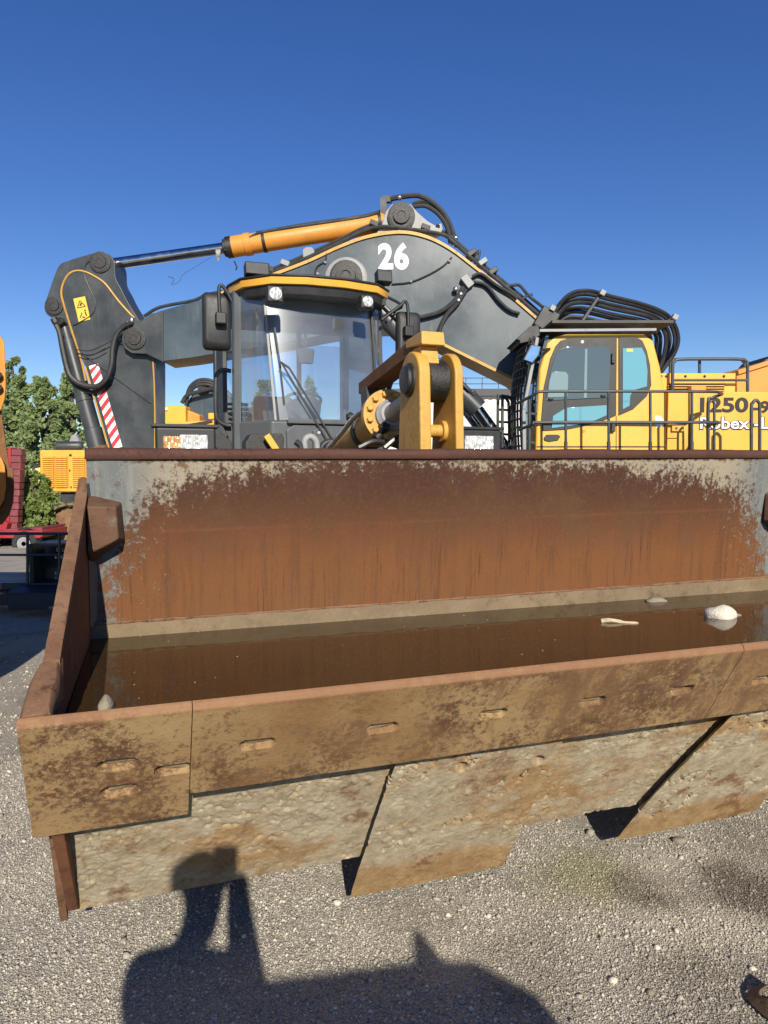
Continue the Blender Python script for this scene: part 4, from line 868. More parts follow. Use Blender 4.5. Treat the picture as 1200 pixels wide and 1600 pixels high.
# stick (arm)
YS = YB + .11
head = smooth_line([(98, 496), (84, 497), (73, 491), (69, 479), (74, 462), (86, 428), (93, 414), (104, 408), (140, 397), (158, 394), (172, 399), (179, 411), (181, 434), (190, 452), (199, 470), (216, 498), (233, 530), (243, 562)], 4) + [(243, 640), (243, 760), (186, 760), (173, 706), (131, 568)]
stick = EB(MB().prism(poly(head, YS), (0, .52, 0)), 'stick', M['charcoal'], bevel=.012, ang=28)
wl_ = smooth_line([(134, 595), (126, 560), (110, 510), (98, 470), (96, 455), (100, 440), (108, 428), (120, 423), (134, 425), (150, 433), (165, 444), (185, 470), (203, 490), (210, 497)], 4)
EB(MB().tube([at(a, b, YS - .005) for a, b in wl_], .016, 6, 0), 'weld_seam', M['yellow_worn'], stick)
EB(MB().tube([at(a, b, YS - .004) for a, b in ((239, 565), (241, 600), (242, 640), (242, 706))], .012, 6, 0), 'weld_seam', M['yellow_worn'], stick)
EB(MB().tube([at(a, b, YS - .004) for a, b in ((133, 572), (150, 630), (172, 706))], .014, 6, 0), 'weld_seam', M['yellow_worn'], stick)
EB(MB().bar(at(128, 552, YS), at(236, 630, YS), .012, .05, (0, 1, 0)), 'reinforcing_strip', M['charcoal'], stick)
pinboss(157, 410, YS, 16, parent=stick, d=.045); pinboss(85, 478, YS, 14, parent=stick, d=.045)
st_ = at(128, 483, YS - .006)
mdecal = Matrix.Translation(st_) @ Matrix.Rotation(R(10), 4, 'Y') @ Matrix.Rotation(math.pi / 2, 4, 'X')
def decal(name, w_, h_, mat, M4, parent):
    mb = MB(); mb.hexa([(-w_ / 2, -h_ / 2, 0), (w_ / 2, -h_ / 2, 0), (w_ / 2, h_ / 2, 0), (-w_ / 2, h_ / 2, 0), (-w_ / 2, -h_ / 2, .003), (w_ / 2, -h_ / 2, .003), (w_ / 2, h_ / 2, .003), (-w_ / 2, h_ / 2, .003)])
    return place(name, shared(mb, name, mat), parent, FRAME[parent.name].inverted() @ M4)
M['sticker'] = plain('yellow_sticker', (.78, .50, .05), .5, var=.15)
ds = decal('warning_sticker', .19, .37, M['sticker'], Matrix.Translation(st_) @ Matrix.Rotation(math.pi / 2, 4, 'X') @ Matrix.Rotation(R(12), 4, 'Z'), stick)
Fd = FRAME[ds.name]
def tri(a, b, c, wd, z):
    mb = MB(); P = [Vector((*a, z)), Vector((*b, z)), Vector((*c, z))]
    for i in range(3): mb.bar(P[i], P[(i + 1) % 3], wd, .002)
    return mb
mt = tri((-.065, .03), (.065, .03), (0, .135), .012, .004); mt.bar((-.02, .06, .004), (.02, .085, .004), .018, .002).bar((.0, .045, .004), (.0, .10, .004), .012, .002)
mt.bar((-.06, -.13, .004), (-.01, -.06, .004), .014, .002).bar((-.02, -.12, .004), (.02, -.14, .004), .02, .002).bar((.04, -.05, .004), (.05, -.12, .004), .02, .002).box((.045, -.03, .004), (.025, .025, .002))
place('warning_symbol', shared(mt, 'warning_symbol', M['blackpaint']), ds, Matrix.Identity(4))
# red and white hazard strip: one object per field
s0, s1 = at(146, 570, YS - .006), at(184, 700, YS - .006); sd_ = (s1 - s0).normalized(); sn = Vector((-sd_.z, 0, sd_.x)); L_ = (s1 - s0).length; wd = .155
if sn.x < 0: sn = -sn
strip = EB(MB().prism([s0 - sn * wd / 2, s0 + sn * wd / 2, s1 + sn * wd / 2, s1 - sn * wd / 2], (0, .004, 0)), 'hazard_strip', M['white'], stick)
M['hazred'] = plain('faded_red_tape', (.50, .035, .045), .5, var=.2)
nst = 9; pit = L_ / nst
for k in range(nst):
    a0, a1 = k * pit, k * pit + pit * .5
    f_ = lambda d, s: s0 + sd_ * min(max(d, 0), L_) + sn * (s * wd / 2) + Vector((0, -.002, 0))
    EB(MB().prism([f_(a0 + .06, -1), f_(a0 - .06, 1), f_(a1 - .06, 1), f_(a1 + .06, -1)], (0, .0015, 0)), 'red_field', M['hazred'], strip)
# bucket cylinder and hoses down the stick
q0, q1 = at(97, 497, YS + .05), at(157, 716, YS + .05)
bc = EB(MB().lathe(q0, q1, [(0, .07), (.15, .085), (.35, .085), (.36, .115), (1.25, .125), (1.26, .135), (1.35, .135), (1.36, .125), (1.8, .13), (1.81, .145), (2.25, .15), (2.6, .15)], 28), 'bucket_cylinder', M['charcoal'])
q2 = q0.lerp(q1, .92); EB(MB().lathe(q2, q1, [(0, .16), (.12, .16)], 28), 'rust_ring', M['sideedge'], bc)
hose([(88, 508), (93, 520), (98, 545), (105, 575), (112, 590), (128, 601), (150, 604), (166, 592), (174, 570), (176, 545), (181, 525), (192, 511), (206, 504)], .042, YS - .16, parent=stick)
hose([(90, 505), (95, 535), (102, 570), (110, 592), (126, 608), (150, 612), (172, 596)], .036, YS - .05, parent=stick)
hose([(84, 498), (90, 506), (100, 500)], .06, YS - .06, 'greasy', parent=stick)
for p in ((94, 522), (200, 506), (206, 501)): EB(MB().ball(at(*p, YS - .15), .05, 2, (.8, .8, 1.3)), 'hose_fitting', M['zinc'], stick)
hose([(150, 400), (135, 412), (131, 425), (138, 446), (147, 466), (149, 478), (143, 492), (120, 506), (114, 508)], .009, YS - .01, 'black', stick, 'cable', 6)
hose([(118, 546), (140, 548), (160, 540), (176, 532), (190, 531)], .008, YS - .1, 'black', stick, 'cable', 6); hose([(122, 553), (145, 554), (165, 544)], .008, YS - .1, 'black', stick, 'cable', 6)
EB(MB().prism(poly([(130, 760), (260, 745), (300, 800), (290, 900), (220, 950), (150, 930), (120, 860)], YS - .5), (0, 1.5, 0)), 'digging_bucket', M['charcoal'], bevel=.05)
# ---- cab
YK = 10.0
M['teal'] = NT('tinted_cab_pane').set(col=(.13, .33, .40), rough=.05, spec=.9, coat=.4)
M['smoke'] = NT('smoked_cab_pane').set(col=(.075, .10, .105), rough=.05, spec=.9, coat=.4)
M['palepane'] = NT('pale_cab_pane').set(col=(.19, .27, .27), rough=.06, spec=.9, coat=.3)
cabo = [(836, 735), (838, 661), (843, 577), (855, 535), (867, 526), (885, 522), (1007, 522), (1021, 532), (1032, 574), (1039, 616), (1039, 735)]
ecab = EB(MB().prism(poly(cabo, YK), (0, 1.12, 0)), 'operator_cab', M['yellow'], bevel=.03, seg=3, ang=30)
def epane(pts, Y, mat, name='pane', d=.02, parent=None, bev=.004): return EB(MB().prism(poly(pts, Y), (0, d, 0)), name, M[mat], parent or ecab, bevel=bev)
epane([(848, 673), (846, 655), (850, 605), (860, 560), (868, 541), (876, 532), (890, 528), (964, 527), (963, 649), (945, 656), (920, 664), (885, 671)], YK - .018, 'black', 'door_frame', .03)
epane([(853, 626), (860, 580), (868, 556), (874, 546), (884, 542), (946, 541), (953, 547), (954, 556), (951, 621)], YK - .03, 'smoke', 'door_window', .02)
epane([(856, 621), (858, 597), (862, 583), (868, 580), (884, 581), (888, 586), (887, 620)], YK - .036, 'palepane', 'window_pale_patch', .01)  # paler part of the view through the door glass, put into the colour
epane([(912, 622), (914, 545), (918, 545), (917, 622)], YK - .036, 'palepane', 'window_rail', .01)
epane([(862, 669), (864, 650), (872, 645), (885, 637), (948, 633), (948, 649), (930, 657), (900, 664)], YK - .03, 'teal', 'lower_door_window', .02)
epane([(967, 527), (995, 527), (1004, 532), (1011, 548), (1016, 570), (1018, 602), (1011, 619), (990, 639), (967, 649)], YK - .018, 'black', 'rear_window_frame', .03)
epane([(973, 544), (1003, 543), (1009, 556), (1012, 580), (1011, 604), (990, 610), (985, 618), (984, 634), (973, 640)], YK - .03, 'teal', 'rear_window', .02)
epane([(979, 545), (989, 545), (989, 550), (979, 550)], YK - .036, 'sticker', 'sticker', .004)
for a, b in ((965.5, 527), (962, 649)): pass
epane([(962.4, 650), (963.4, 650), (963.4, 720), (962.4, 720)], YK - .006, 'blackpaint', 'door_gap', .01, bev=0)
epane([(839, 697), (1039, 697), (1039, 699), (839, 699)], YK - .006, 'greasy', 'sill_line', .01, bev=0)
epane([(850, 684), (854, 679), (872, 679), (876, 682), (872, 688), (858, 690), (851, 688)], YK - .02, 'black', 'door_handle', .03)
epane([(909, 673), (916, 671), (915, 675), (910, 676)], YK - .006, 'orange_worn_shaded', 'door_label', .01, bev=0)
for p in ((958, 560, .14), (958, 668, .12)): EB(MB().box(at(p[0], p[1], YK - .03), (.05, .05, p[2])), 'hinge', M['greasy'], ecab, bevel=.008)
for p in ((861, 623), (943, 618)): EB(MB().box(at(*p, YK - .045), (.07, .03, .03)), 'window_latch', M['black'], ecab, bevel=.008)
EB(MB().cyl(at(910, 534, YK - .02), at(910, 534, YK - .03), .022), 'screw_cap', M['white'], ecab)
# roof guard
EB(MB().box(at(937, 516, YK + .5) , (1.68, 1.2, .05)), 'roof_guard', M['black'], ecab, bevel=.01)
EB(MB().bar(at(843, 516.5, YK - .12), at(1025, 515, YK - .12), .03, .035), 'roof_trim', M['castgrey'], ecab)
EB(MB().prism(poly([(842, 507), (828, 510), (806, 530), (812, 532), (812, 537), (834, 532), (844, 524)], YK + .2), (0, .8, 0)), 'visor', M['black'], ecab, bevel=.01)
# front guard: curved vertical bars with cross bars, in front of a dark windscreen
fr = smooth_line([(838, 524), (829, 560), (824, 600), (822, 640), (823, 680), (826, 730)], 3)
mbp = [at(a, b, YK) for a, b in fr]
for i in range(9):
    dy = .06 + i * 1.0 / 8
    EB(MB().tube([p + Vector((-.02 - .06 * math.sin(i / 8 * math.pi), dy, 0)) for p in mbp], .016, 6, 0), 'guard_bar', M['black'], ecab)
for k in range(1, len(mbp), 1):
    p = mbp[k]; EB(MB().tube([p + Vector((-.03 - .06 * math.sin(i / 8 * math.pi), .04 + i * 1.04 / 8, 0)) for i in range(9)], .014, 6, 0), 'guard_bar', M['black'], ecab)
EB(MB().bar(at(839, 528, YK), at(818, 640, YK), .05, .09, (0, 1, 0)).bar(at(818, 640, YK), at(819, 730, YK), .05, .09, (0, 1, 0)), 'guard_post', M['castgrey'], ecab, bevel=.01)
EB(MB().prism([p + Vector((.14, .03, 0)) for p in mbp] + [p + Vector((.18, .03, 0)) for p in mbp[::-1]], (0, 1.05, 0)), 'windscreen', M['smoke'], ecab)
for y_ in (563, 645, 690): EB(MB().bar(at(822, y_, YK + .05), at(843, y_ + 3, YK + .05), .04, .03), 'guard_bracket', M['black'], ecab)
em = EB(MB().prism(poly([(829, 538), (846, 541), (843, 555), (832, 568), (817, 562)], YK - .35), (0, .06, 0)), 'mirror', M['black'], bevel=.012)
EB(MB().prism(poly([(831, 539.5), (843.5, 542), (841, 554), (831.5, 566), (819.5, 561.5)], YK - .356), (0, .004, 0)), 'mirror_glass', M['mirror'], em)
EB(MB().bar(at(842, 548, YK - .3), at(858, 545, YK), .04, .03), 'mirror_arm', M['black'], em)
# hose bundle arching from the boom foot over the cab
for i, kk in enumerate((0, 5.5, 13, 19, 27.5, 34, 43, 49)):
    Y = YB - .1 + (i % 3) * .16 + i * .02; k = kk * 1.02
    hose([(858 + i * 1.5, 508, Y), (868 + i, 484 + k * .45, Y), (890, 460 + k * .8, Y), (918, 454 + k * 1.0, Y), (955, 463 + k * .98, Y), (1000, 474 + k * .9, Y), (1035 - k * .6, 487 + k * .66, Y), (1052 - k * .9, 503 + k * .45, Y), (1060 - k * 1.0, 527, Y), (1055 - k * .85, 550, Y), (1036 - k * .3, 578, Y), (1020, 600, Y)], .030 + .004 * (i % 2), mat='hoserubber', parent=exc)
for (a, b), (c, d) in (((941, 455), (908, 504)), ((1055, 493), (1022, 520))): EB(MB().bar(at(a, b, YB - .18), at(c, d, YB - .18), .05, .10, (0, 1, 0)), 'hose_clamp', M['black'], bevel=.01)
for p in ((941, 458), (1054, 496), (863, 482)): EB(MB().box(at(*p, YB - .25), (.085, .10, .085), Matrix.Rotation(.5, 3, 'Y')), 'clamp_block', M['castgrey'], bevel=.01)
EB(MB().bar(at(845, 515, YB - .2), at(862, 485, YB - .2), .3, .12, (0, 1, 0)), 'hose_bracket', M['black'], bevel=.02)
# ---- upper structure
def ebox(px0, py0, px1, py1, Y, d, mat, name, parent=None, bev=.015):
    a = at(px0, py1, Y); b = at(px1, py0, Y); return EB(MB().hexa([(a.x, Y, a.z), (b.x, Y, a.z), (b.x, Y + d, a.z), (a.x, Y + d, a.z), (a.x, Y, b.z), (b.x, Y, b.z), (b.x, Y + d, b.z), (a.x, Y + d, b.z)]), name, M[mat], parent or exc, bevel=bev)
body = ebox(1041, 612, 1560, 745, YK + .02, 3.0, 'yellow', 'side_body')
ebox(1030, 583, 1150, 640, YK + .75, 2.0, 'yellow', 'engine_cover')
lv = ebox(1044, 600, 1132, 611.5, YK + .735, .02, 'blackpaint', 'louver_panel', bev=0)
for k in range(3): ebox(1044, 601.5 + k * 3.8, 1132, 603.3 + k * 3.8, YK + .70, .05, 'yellow_worn', 'louver', lv, .003)
for px in (1033, 1041, 1071, 1101, 1131): EB(MB().cyl(at(px, 588, YK + .75), at(px, 588, YK + .74), .02, n=10), 'bolt', M['greasy'])
ebox(1080, 603, 1104, 611, YK + .55, .15, 'orange_worn_shaded', 'cover_handle')
EB(MB().prism(poly([(1136, 640), (1146, 582), (1200, 563), (1330, 540), (1330, 640)], YK + .9), (0, 1.6, 0)), 'hood', M['orange_worn_shaded'], bevel=.03)  # brown-orange on a yellow hood: shade of the angled face put into colour
EB(MB().bar(at(1146, 584, YK + .88), at(1300, 536, YK + .88), .06, .05, (0, 1, 0)), 'hood_edge', M['orange_worn_shaded'])
EB(MB().prism(poly([(1186, 570), (1196, 558), (1260, 540), (1260, 570)], YK + 1.4), (0, .8, 0)), 'air_filter', M['black'], bevel=.06)
for px in (1077.5, 1039.5): epane([(px - .5, 613), (px + .7, 613), (px + .7, 735), (px - .5, 735)], YK - .004, 'greasy', 'panel_gap', .03, body, 0)
epane([(1039, 684), (1058, 684), (1058, 685), (1039, 685)], YK + .01, 'greasy', 'panel_gap', .02, body, 0)
ebox(1050, 665, 1069, 674, YK - .02, .05, 'yellow', 'door_latch', body, .008)
EB(MB().cyl(at(1057, 669, YK - .02), at(1057, 669, YK - .03), .02, n=12), 'latch_bolt', M['zinc'], body)
EB(MB().cyl(at(1027, 659, YK), at(1027, 659, YK - .008), .085, n=28), 'round_sticker', M['white'], ecab)
T = lambda px, py: XZ(at(px, py, YK + .016))
text_mesh('lettering', '1250', M['blackpaint'], body, T(1128, 634), .275, 1.34, .002, .009)
text_mesh('lettering', '-9', M['blackpaint'], body, T(1190, 637), .22, 1.25, .002, .008)
text_mesh('lettering', 'Robex', M['blackpaint'], body, T(1131, 662.5), .225, 1.18, .0015, .015)
text_mesh('lettering', 'Robex', M['white'], body, XZ(at(1131, 662, YK + .012)), .225, 1.18, .002, .004)
text_mesh('lettering', '-L', M['blackpaint'], body, T(1190, 662.5), .225, 1.18, .0015, .015)
text_mesh('lettering', '-L', M['white'], body, XZ(at(1190, 662, YK + .012)), .225, 1.18, .002, .004)
# deck, walkway and handrails
EB(MB().box((5.6, 11.4, 1.72), (7.2, 3.6, .24)), 'deck', M['charcoal'], bevel=.02)
EB(MB().box((5.6, 9.55, 1.74), (7.0, .7, .08)), 'walkway', M['charcoal'], bevel=.01)
YW = 9.3
def erail(pts, r=.020, Y=YW, name='handrail', sm=3): return EB(MB().tube([at(p[0], p[1], p[2] if len(p) > 2 else Y) for p in pts], r, 10, sm), name, M['rail'])
erail([(809, 630, YW + .25), (836, 616), (845, 612), (900, 611.5), (1000, 611.5), (1110, 612), (1124, 614, YW + .1), (1128, 616, YW + .3), (1112, 622, YW + .35), (1106, 632, YW + .35), (1106, 730, YW + .35)])
erail([(809, 672, YW + .25), (836, 662), (845, 660), (1000, 660), (1110, 660), (1122, 661, YW + .1), (1108, 664, YW + .35)])
for px in (884, 951, 1016, 1081): erail([(px, 612), (px, 735)], .018, YW + .001, 'rail_post', 0); EB(MB().tube([at(px, 690, YW + .001), at(px, 735, YW + .001)], .024, 10, 0), 'post_socket', M['rail'])
erail([(827, 622, YW + .1), (827, 735, YW + .1)], .024, YW, 'rail_post', 0)
erail([(1107, 735, YW + .1), (1107, 640, YW + .1), (1109, 629, YW + .1), (1112, 626, YW + .1), (1115, 629, YW + .1), (1116, 640, YW + .1), (1116, 735, YW + .1)], .017)
erail([(1174, 735), (1174, 640), (1176, 630), (1181, 625), (1186, 630), (1187, 640), (1187, 735)], .021)
for dY, dx in ((.75, 0), (1.9, -4)):
    Yr = YK + dY - .1
    erail([(1051 + dx, 640, Yr), (1051 + dx, 573, Yr), (1054 + dx, 565, Yr), (1062 + dx, 561.5, Yr), (1110 + dx, 561, Yr), (1158 + dx, 561.5, Yr), (1165 + dx, 565, Yr), (1168 + dx, 573, Yr), (1168 + dx, 640, Yr)], .024, name='deck_rail')
    erail([(1051 + dx, 594, Yr), (1168 + dx, 594, Yr)], .02, sm=0, name='deck_rail')
erail([(1093, 583, YK + 1.9), (1093, 562, YK + 1.9)], .024, name='deck_rail', sm=0)
# access ladder frame left of the cab
for dx in (0, 7): erail([(778 + dx, 730, 10.6), (778 + dx, 626, 10.6), (781 + dx, 620, 10.6), (787 + dx, 620, 10.6), (793 + dx, 626, 10.9), (795 + dx, 640, 10.9), (796 + dx, 730, 10.9)], .022, name='ladder_rail')
for y_ in (640, 659, 678): erail([(777, y_, 10.6), (798, y_ + 1, 10.9)], .018, sm=0, name='ladder_rung')
# ---- undercarriage
gzx = EX.z
def track(y0, y1, x0, x1, h):
    r = h / 2; out = []
    for k in range(17): a = math.pi / 2 + math.pi * k / 16; out.append(Vector((x0 + r + r * math.cos(a), y0, gzx + r + r * math.sin(a))))
    for k in range(17): a = -math.pi / 2 + math.pi * k / 16; out.append(Vector((x1 - r + r * math.cos(a), y0, gzx + r + r * math.sin(a))))
    return MB().prism(out, (0, y1 - y0, 0))
for y0 in (9.7, 13.0):
    tr = EB(track(y0, y0 + .75, 1.4, 7.4, 1.35), 'track', M['greasy'])
    for k in range(6): EB(MB().cyl((2.4 + k * .8, y0 - .01, gzx + .3), (2.4 + k * .8, y0 + .02, gzx + .3), .22), 'roller', M['charcoal'], tr)
EB(MB().box((4.4, 11.6, gzx + .9), (4.0, 2.8, .7)), 'car_body', M['charcoal'], bevel=.05)
EB(MB().cyl((4.4, 11.6, gzx + 1.2), (4.4, 11.6, 1.62), 1.2, n=32), 'slew_ring', M['greasy'])
# ------------------------------------------------------------ far things: building, other machines, trailer
def wall_mat():
    t = NT('pale_cladding'); n = t.noise(1.5, 4); return t.set(col=t.mix(t.rng(n, .3, .7), (.62, .60, .55), (.72, .70, .65)), rough=.7)
M['cladding'] = wall_mat(); M['roofdark'] = plain('dark_roof', (.06, .06, .065), .6)
YH = 44.0
hb0 = at(600, 617, YH); zg = -1.3
hall = empty('warehouse', Vector((hb0.x + 14, YH, zg)), 'white corrugated industrial hall in the far background behind the excavator', 'building')
FRAME[hall.name] = hall.matrix_world.copy()
pan = MB(); ph = hb0.z - zg
pan.rings([[Vector((x, y, 0)) for x, y in ((0, 0), (.15, 0), (.2, -.05), (.4, -.05), (.45, 0), (.6, 0), (.65, -.05), (.85, -.05), (.9, 0), (1.195, 0), (1.195, .08), (0, .08))], [Vector((x, y, ph)) for x, y in ((0, 0), (.15, 0), (.2, -.05), (.4, -.05), (.45, 0), (.6, 0), (.65, -.05), (.85, -.05), (.9, 0), (1.195, 0), (1.195, .08), (0, .08))]])
pme = shared(pan, 'wall_panel', M['cladding'])
for k in range(24): place('wall_panel', pme, hall, Matrix.Translation((-14 + 1.2 * k, 0, 0)))
MB().box((hb0.x + 14.4, YH + 8, hb0.z / 2 + zg / 2), (28.6, 15.7, ph - .1)).build('core', M['cladding'], hall)
MB().box((hb0.x + 14.4, YH + 7.9, hb0.z + .12), (29.2, 16.6, .42)).build('roof', M['roofdark'], hall)
mb = MB()
for k in range(30): mb.bar((hb0.x + k, YH - .2, hb0.z + .3), (hb0.x + k, YH - .2, hb0.z + 1.0), .05, .05, (0, 1, 0))
for z in (.65, 1.0): mb.bar((hb0.x - .2, YH - .2, hb0.z + z), (hb0.x + 29, YH - .2, hb0.z + z), .05, .05)
mb.build('roof_railing', M['rail'], hall)

def hexpx(px0, py0, px1, py1, Y, d):
    a = at(px0, py1, Y); b = at(px1, py0, Y); return MB().hexa([(a.x, Y, a.z), (b.x, Y, a.z), (b.x, Y + d, a.z), (a.x, Y + d, a.z), (a.x, Y, b.z), (b.x, Y, b.z), (b.x, Y + d, b.z), (a.x, Y + d, b.z)])
# excavator seen through the gap between stick and loader cab
Y2 = 21.0
e2 = empty('crawler_excavator', Vector((at(330, 700, Y2).x, Y2 + 1, float(gz(0., Y2)))), 'distant yellow excavator with grey folded boom, seen between the grey stick and loader cab', 'excavator')
hexpx(225, 634, 290, 705, Y2, 2.4).build('engine_cover', M['yellow'], e2, bevel=.05)
MB().prism(poly([(292, 640), (312, 648), (312, 705), (292, 705)], Y2 + .05), (0, 2.2, 0)).build('side_cover', M['orange_worn_shaded'], e2, bevel=.04)
MB().prism(poly([(225, 676), (262, 660), (340, 656), (352, 662), (352, 740), (225, 740)], Y2 - .7), (0, 2, 0)).build('deck_body', M['yellow'], e2, bevel=.04)
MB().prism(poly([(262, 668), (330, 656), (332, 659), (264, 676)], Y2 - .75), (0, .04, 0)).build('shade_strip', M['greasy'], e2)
bo = MB().prism(poly([(288, 640), (296, 622), (312, 604), (324, 594), (338, 595), (352, 610), (390, 640), (390, 680), (330, 672), (312, 650)], Y2 + .5), (0, .8, 0)).build('boom', M['slate'], e2, bevel=.03, ang=25)
MB().cyl(at(318, 602, Y2 + .5), at(318, 602, Y2 + .3), .2, n=24).build('boom_pin', M['greasy'], bo)
for k in range(3): MB().tube([at(a, b + k * 4, Y2 + .3) for a, b in ((290, 626), (296, 606), (308, 595), (322, 593), (334, 596))], .05, 8).build('hose', M['rubber'], bo)
MB().tube([at(a, b, Y2 + .2) for a, b in ((284, 630), (292, 618), (310, 612), (332, 607))], .06, 8).build('oil_pipe', M['steelpipe'], bo)
hexpx(258, 640 - 3, 262, 641, Y2 - .05, .1).build('lamp_box', M['white'], e2)
hexpx(325, 645, 336, 655, Y2 - .3, .5).build('lug', M['yellow'], e2, bevel=.03)
hexpx(225, 712, 352, 760, Y2 - .3, 3).build('track', M['greasy'], e2, bevel=.3)
# yellow excavator with louvred engine cover at the left, on tracks
Y3 = 23.5
e3 = empty('crawler_excavator', Vector((at(130, 800, Y3).x, Y3 + 1, float(gz(0., Y3)))), 'yellow excavator rear with louvred engine cover, left of the grey stick', 'excavator')
rb = hexpx(63, 703, 240, 769, Y3, 3.0).build('engine_cover', M['yellow'], e3, bevel=.06)
for x0, x1 in ((67.5, 85.5), (87.5, 106), (114, 134), (138, 158)):
    lp = hexpx(x0, 713, x1, 762, Y3 - .02, .03).build('louver_panel', M['orange_worn_shaded'], rb)
    a = at(x0, 713, Y3); b = at(x1, 762, Y3)
    lvm = shared(MB().hexa([(0, 0, 0), (b.x - a.x, 0, 0), (b.x - a.x, -.045, -.02), (0, -.045, -.02), (0, 0, .03), (b.x - a.x, 0, .03), (b.x - a.x, -.045, .012), (0, -.045, .012)]), 'louver', M['yellow'])
    for k in range(15):
        z = b.z + (a.z - b.z) * (k + .5) / 15; place('louver', lvm, lp, FRAME[lp.name].inverted() @ Matrix.Translation((a.x, Y3 - .021, z)))
for x, y in ((109, 711), (111, 711), (109, 735), (111, 761)): MB().box(at(x, y, Y3 - .02), (.03, .04, .06)).build('latch', M['greasy'], rb)
MB().prism(poly([(53, 732), (63, 730), (63, 766), (58, 764), (53, 748)], Y3 + .3), (0, 2, 0)).build('counterweight', plain('pale_yellow_paint', (.74, .55, .17), .45, var=.15), e3, bevel=.04)
hexpx(52, 726, 64, 732, Y3 + .6, 1.4).build('step_plate', M['charcoal'], e3)
hexpx(95, 770, 240, 785, Y3 + .2, 2.6).build('deck', M['charcoal'], e3)
c = at(108, 697, Y3 + 1.2); MB().lathe(at(88, 697, Y3 + 1.2), at(130, 697, Y3 + 1.2), [(0, .1), (.05, .17), (.8, .17), (.9, .1)], 20).build('muffler', M['charcoal'], e3)
MB().prism(poly([(108, 690), (112, 680), (118, 678), (124, 690)], Y3 + 1.2), (0, .2, 0)).build('exhaust_pipe', M['castgrey'], e3)
# its track, with shoes
r = 2.6 / 2; cc = at(97, 838, Y3 - .2); tz = cc.z
mb = MB().cyl((cc.x + .35, Y3 - .2, tz), (cc.x + .35, Y3 + .5, tz), .90, n=32); spk = mb.build('sprocket', M['sideedge'], e3)
MB().lathe((cc.x + .35, Y3 - .2, tz), (cc.x + .35, Y3 - .35, tz), [(0, .45), (.08, .42), (.1, .2)], 24).build('final_drive', M['band'], e3)
shoe = shared(MB().box((0, 0, 0), (.22, .8, .07)).box((.05, 0, .05), (.03, .8, .06)), 'track_shoe', M['band'])
for k in range(34):
    if k < 13: a = math.pi / 2 + math.pi * k / 12; p = Vector((cc.x + .35 + math.cos(a) * 1.06, Y3 + .1, tz + math.sin(a) * 1.06)); ang = a - math.pi / 2
    else: a = None; j = k - 13; up_ = j < 11; p = Vector((cc.x + .35 + .25 * ((j % 11) + 1), Y3 + .1, tz + (1.06 if up_ else -1.06))); ang = 0 if up_ else math.pi
    place('track_shoe', shoe, e3, FRAME[e3.name].inverted() @ Matrix.Translation(p) @ Matrix.Rotation(-ang if a is not None else ang, 4, 'Y'))

# red low loader with folded ramp
Y4 = 21.8
M['red'] = paint('red_trailer_paint', (.36, .025, .03), dirt=(.16, .07, .06), amt=.5, streak=.3, rough=.45); M['redfade'] = paint('weathered_dark_red', (.21, .045, .055), dirt=(.24, .17, .16), amt=.8, streak=.3, rough=.6, scale=3)
tl = empty('low_loader_trailer', Vector((at(20, 870, Y4).x, Y4 + .6, float(gz(0., Y4)))), 'red low loader trailer with folded ramp, behind the railing on the left', 'trailer')
MB().prism(poly([(-160, 830), (66, 829), (66, 838), (62, 841), (30, 841), (-160, 842)], Y4 - .3), (0, 2.4, 0)).build('deck', M['red'], tl, bevel=.02)
MB().prism(poly([(-40, 829), (24, 826.5), (66, 824), (66, 829), (-40, 831)], Y4 - .1), (0, 1.8, 0)).build('deck_plate', M['redfade'], tl, bevel=.01)
MB().prism(poly([(-160, 841), (10, 841), (6, 850), (-160, 852)], Y4 + .2), (0, 1.6, 0)).build('chassis_beam', M['greasy'], tl)
for k in range(12):
    a = at(17 - k * .2, 702 + k * 10.5, Y4 + .3); b = at(33.5 - k * .55, 712 + k * 10.5, Y4 + .3); j = .03 * (k % 2)
    MB().hexa([(a.x, Y4 + .3 - j, b.z), (b.x, Y4 + .3 - j, b.z), (b.x, Y4 + .6, b.z), (a.x, Y4 + .6, b.z), (a.x, Y4 + .3 - j, a.z), (b.x, Y4 + .3 - j, a.z), (b.x, Y4 + .6, a.z), (a.x, Y4 + .6, a.z)]).build('ramp_plank', M['redfade'], tl, bevel=.02)
MB().prism(poly([(12, 699), (17, 700), (14, 832), (9, 832)], Y4 + .25), (0, .5, 0)).build('ramp_stringer', M['red'], tl, bevel=.02)
MB().prism(poly([(-8, 826), (0, 812), (12, 818), (9, 830)], Y4), (0, .4, 0)).build('ramp_hinge', M['red'], tl, bevel=.02)
for px in (38.5, -26, -90):
    c = at(px, 849.5, Y4 - .3); rr = .385
    tw = MB().lathe(c + Vector((0, -.05, 0)), c + Vector((0, .3, 0)), [(0, .24), (.0, .36), (.03, rr), (.25, rr), (.28, .36), (.28, .24)], 36).build('wheel', M['rubber'], tl)
    MB().lathe(c + Vector((0, -.06, 0)), c + Vector((0, .3, 0)), [(.0, .235), (.0, .21), (.06, .20), (.09, .12), (.02, .10), (.0, .07), (.0, .001)], 28).build('rim', M['castgrey'], tw)
    MB().tube([c + Vector((.47 * math.cos(a), .1, .47 * math.sin(a))) for a in np.linspace(.2, 2.9, 10)], .02, 6, 0).build('mudguard', M['black'], tl)

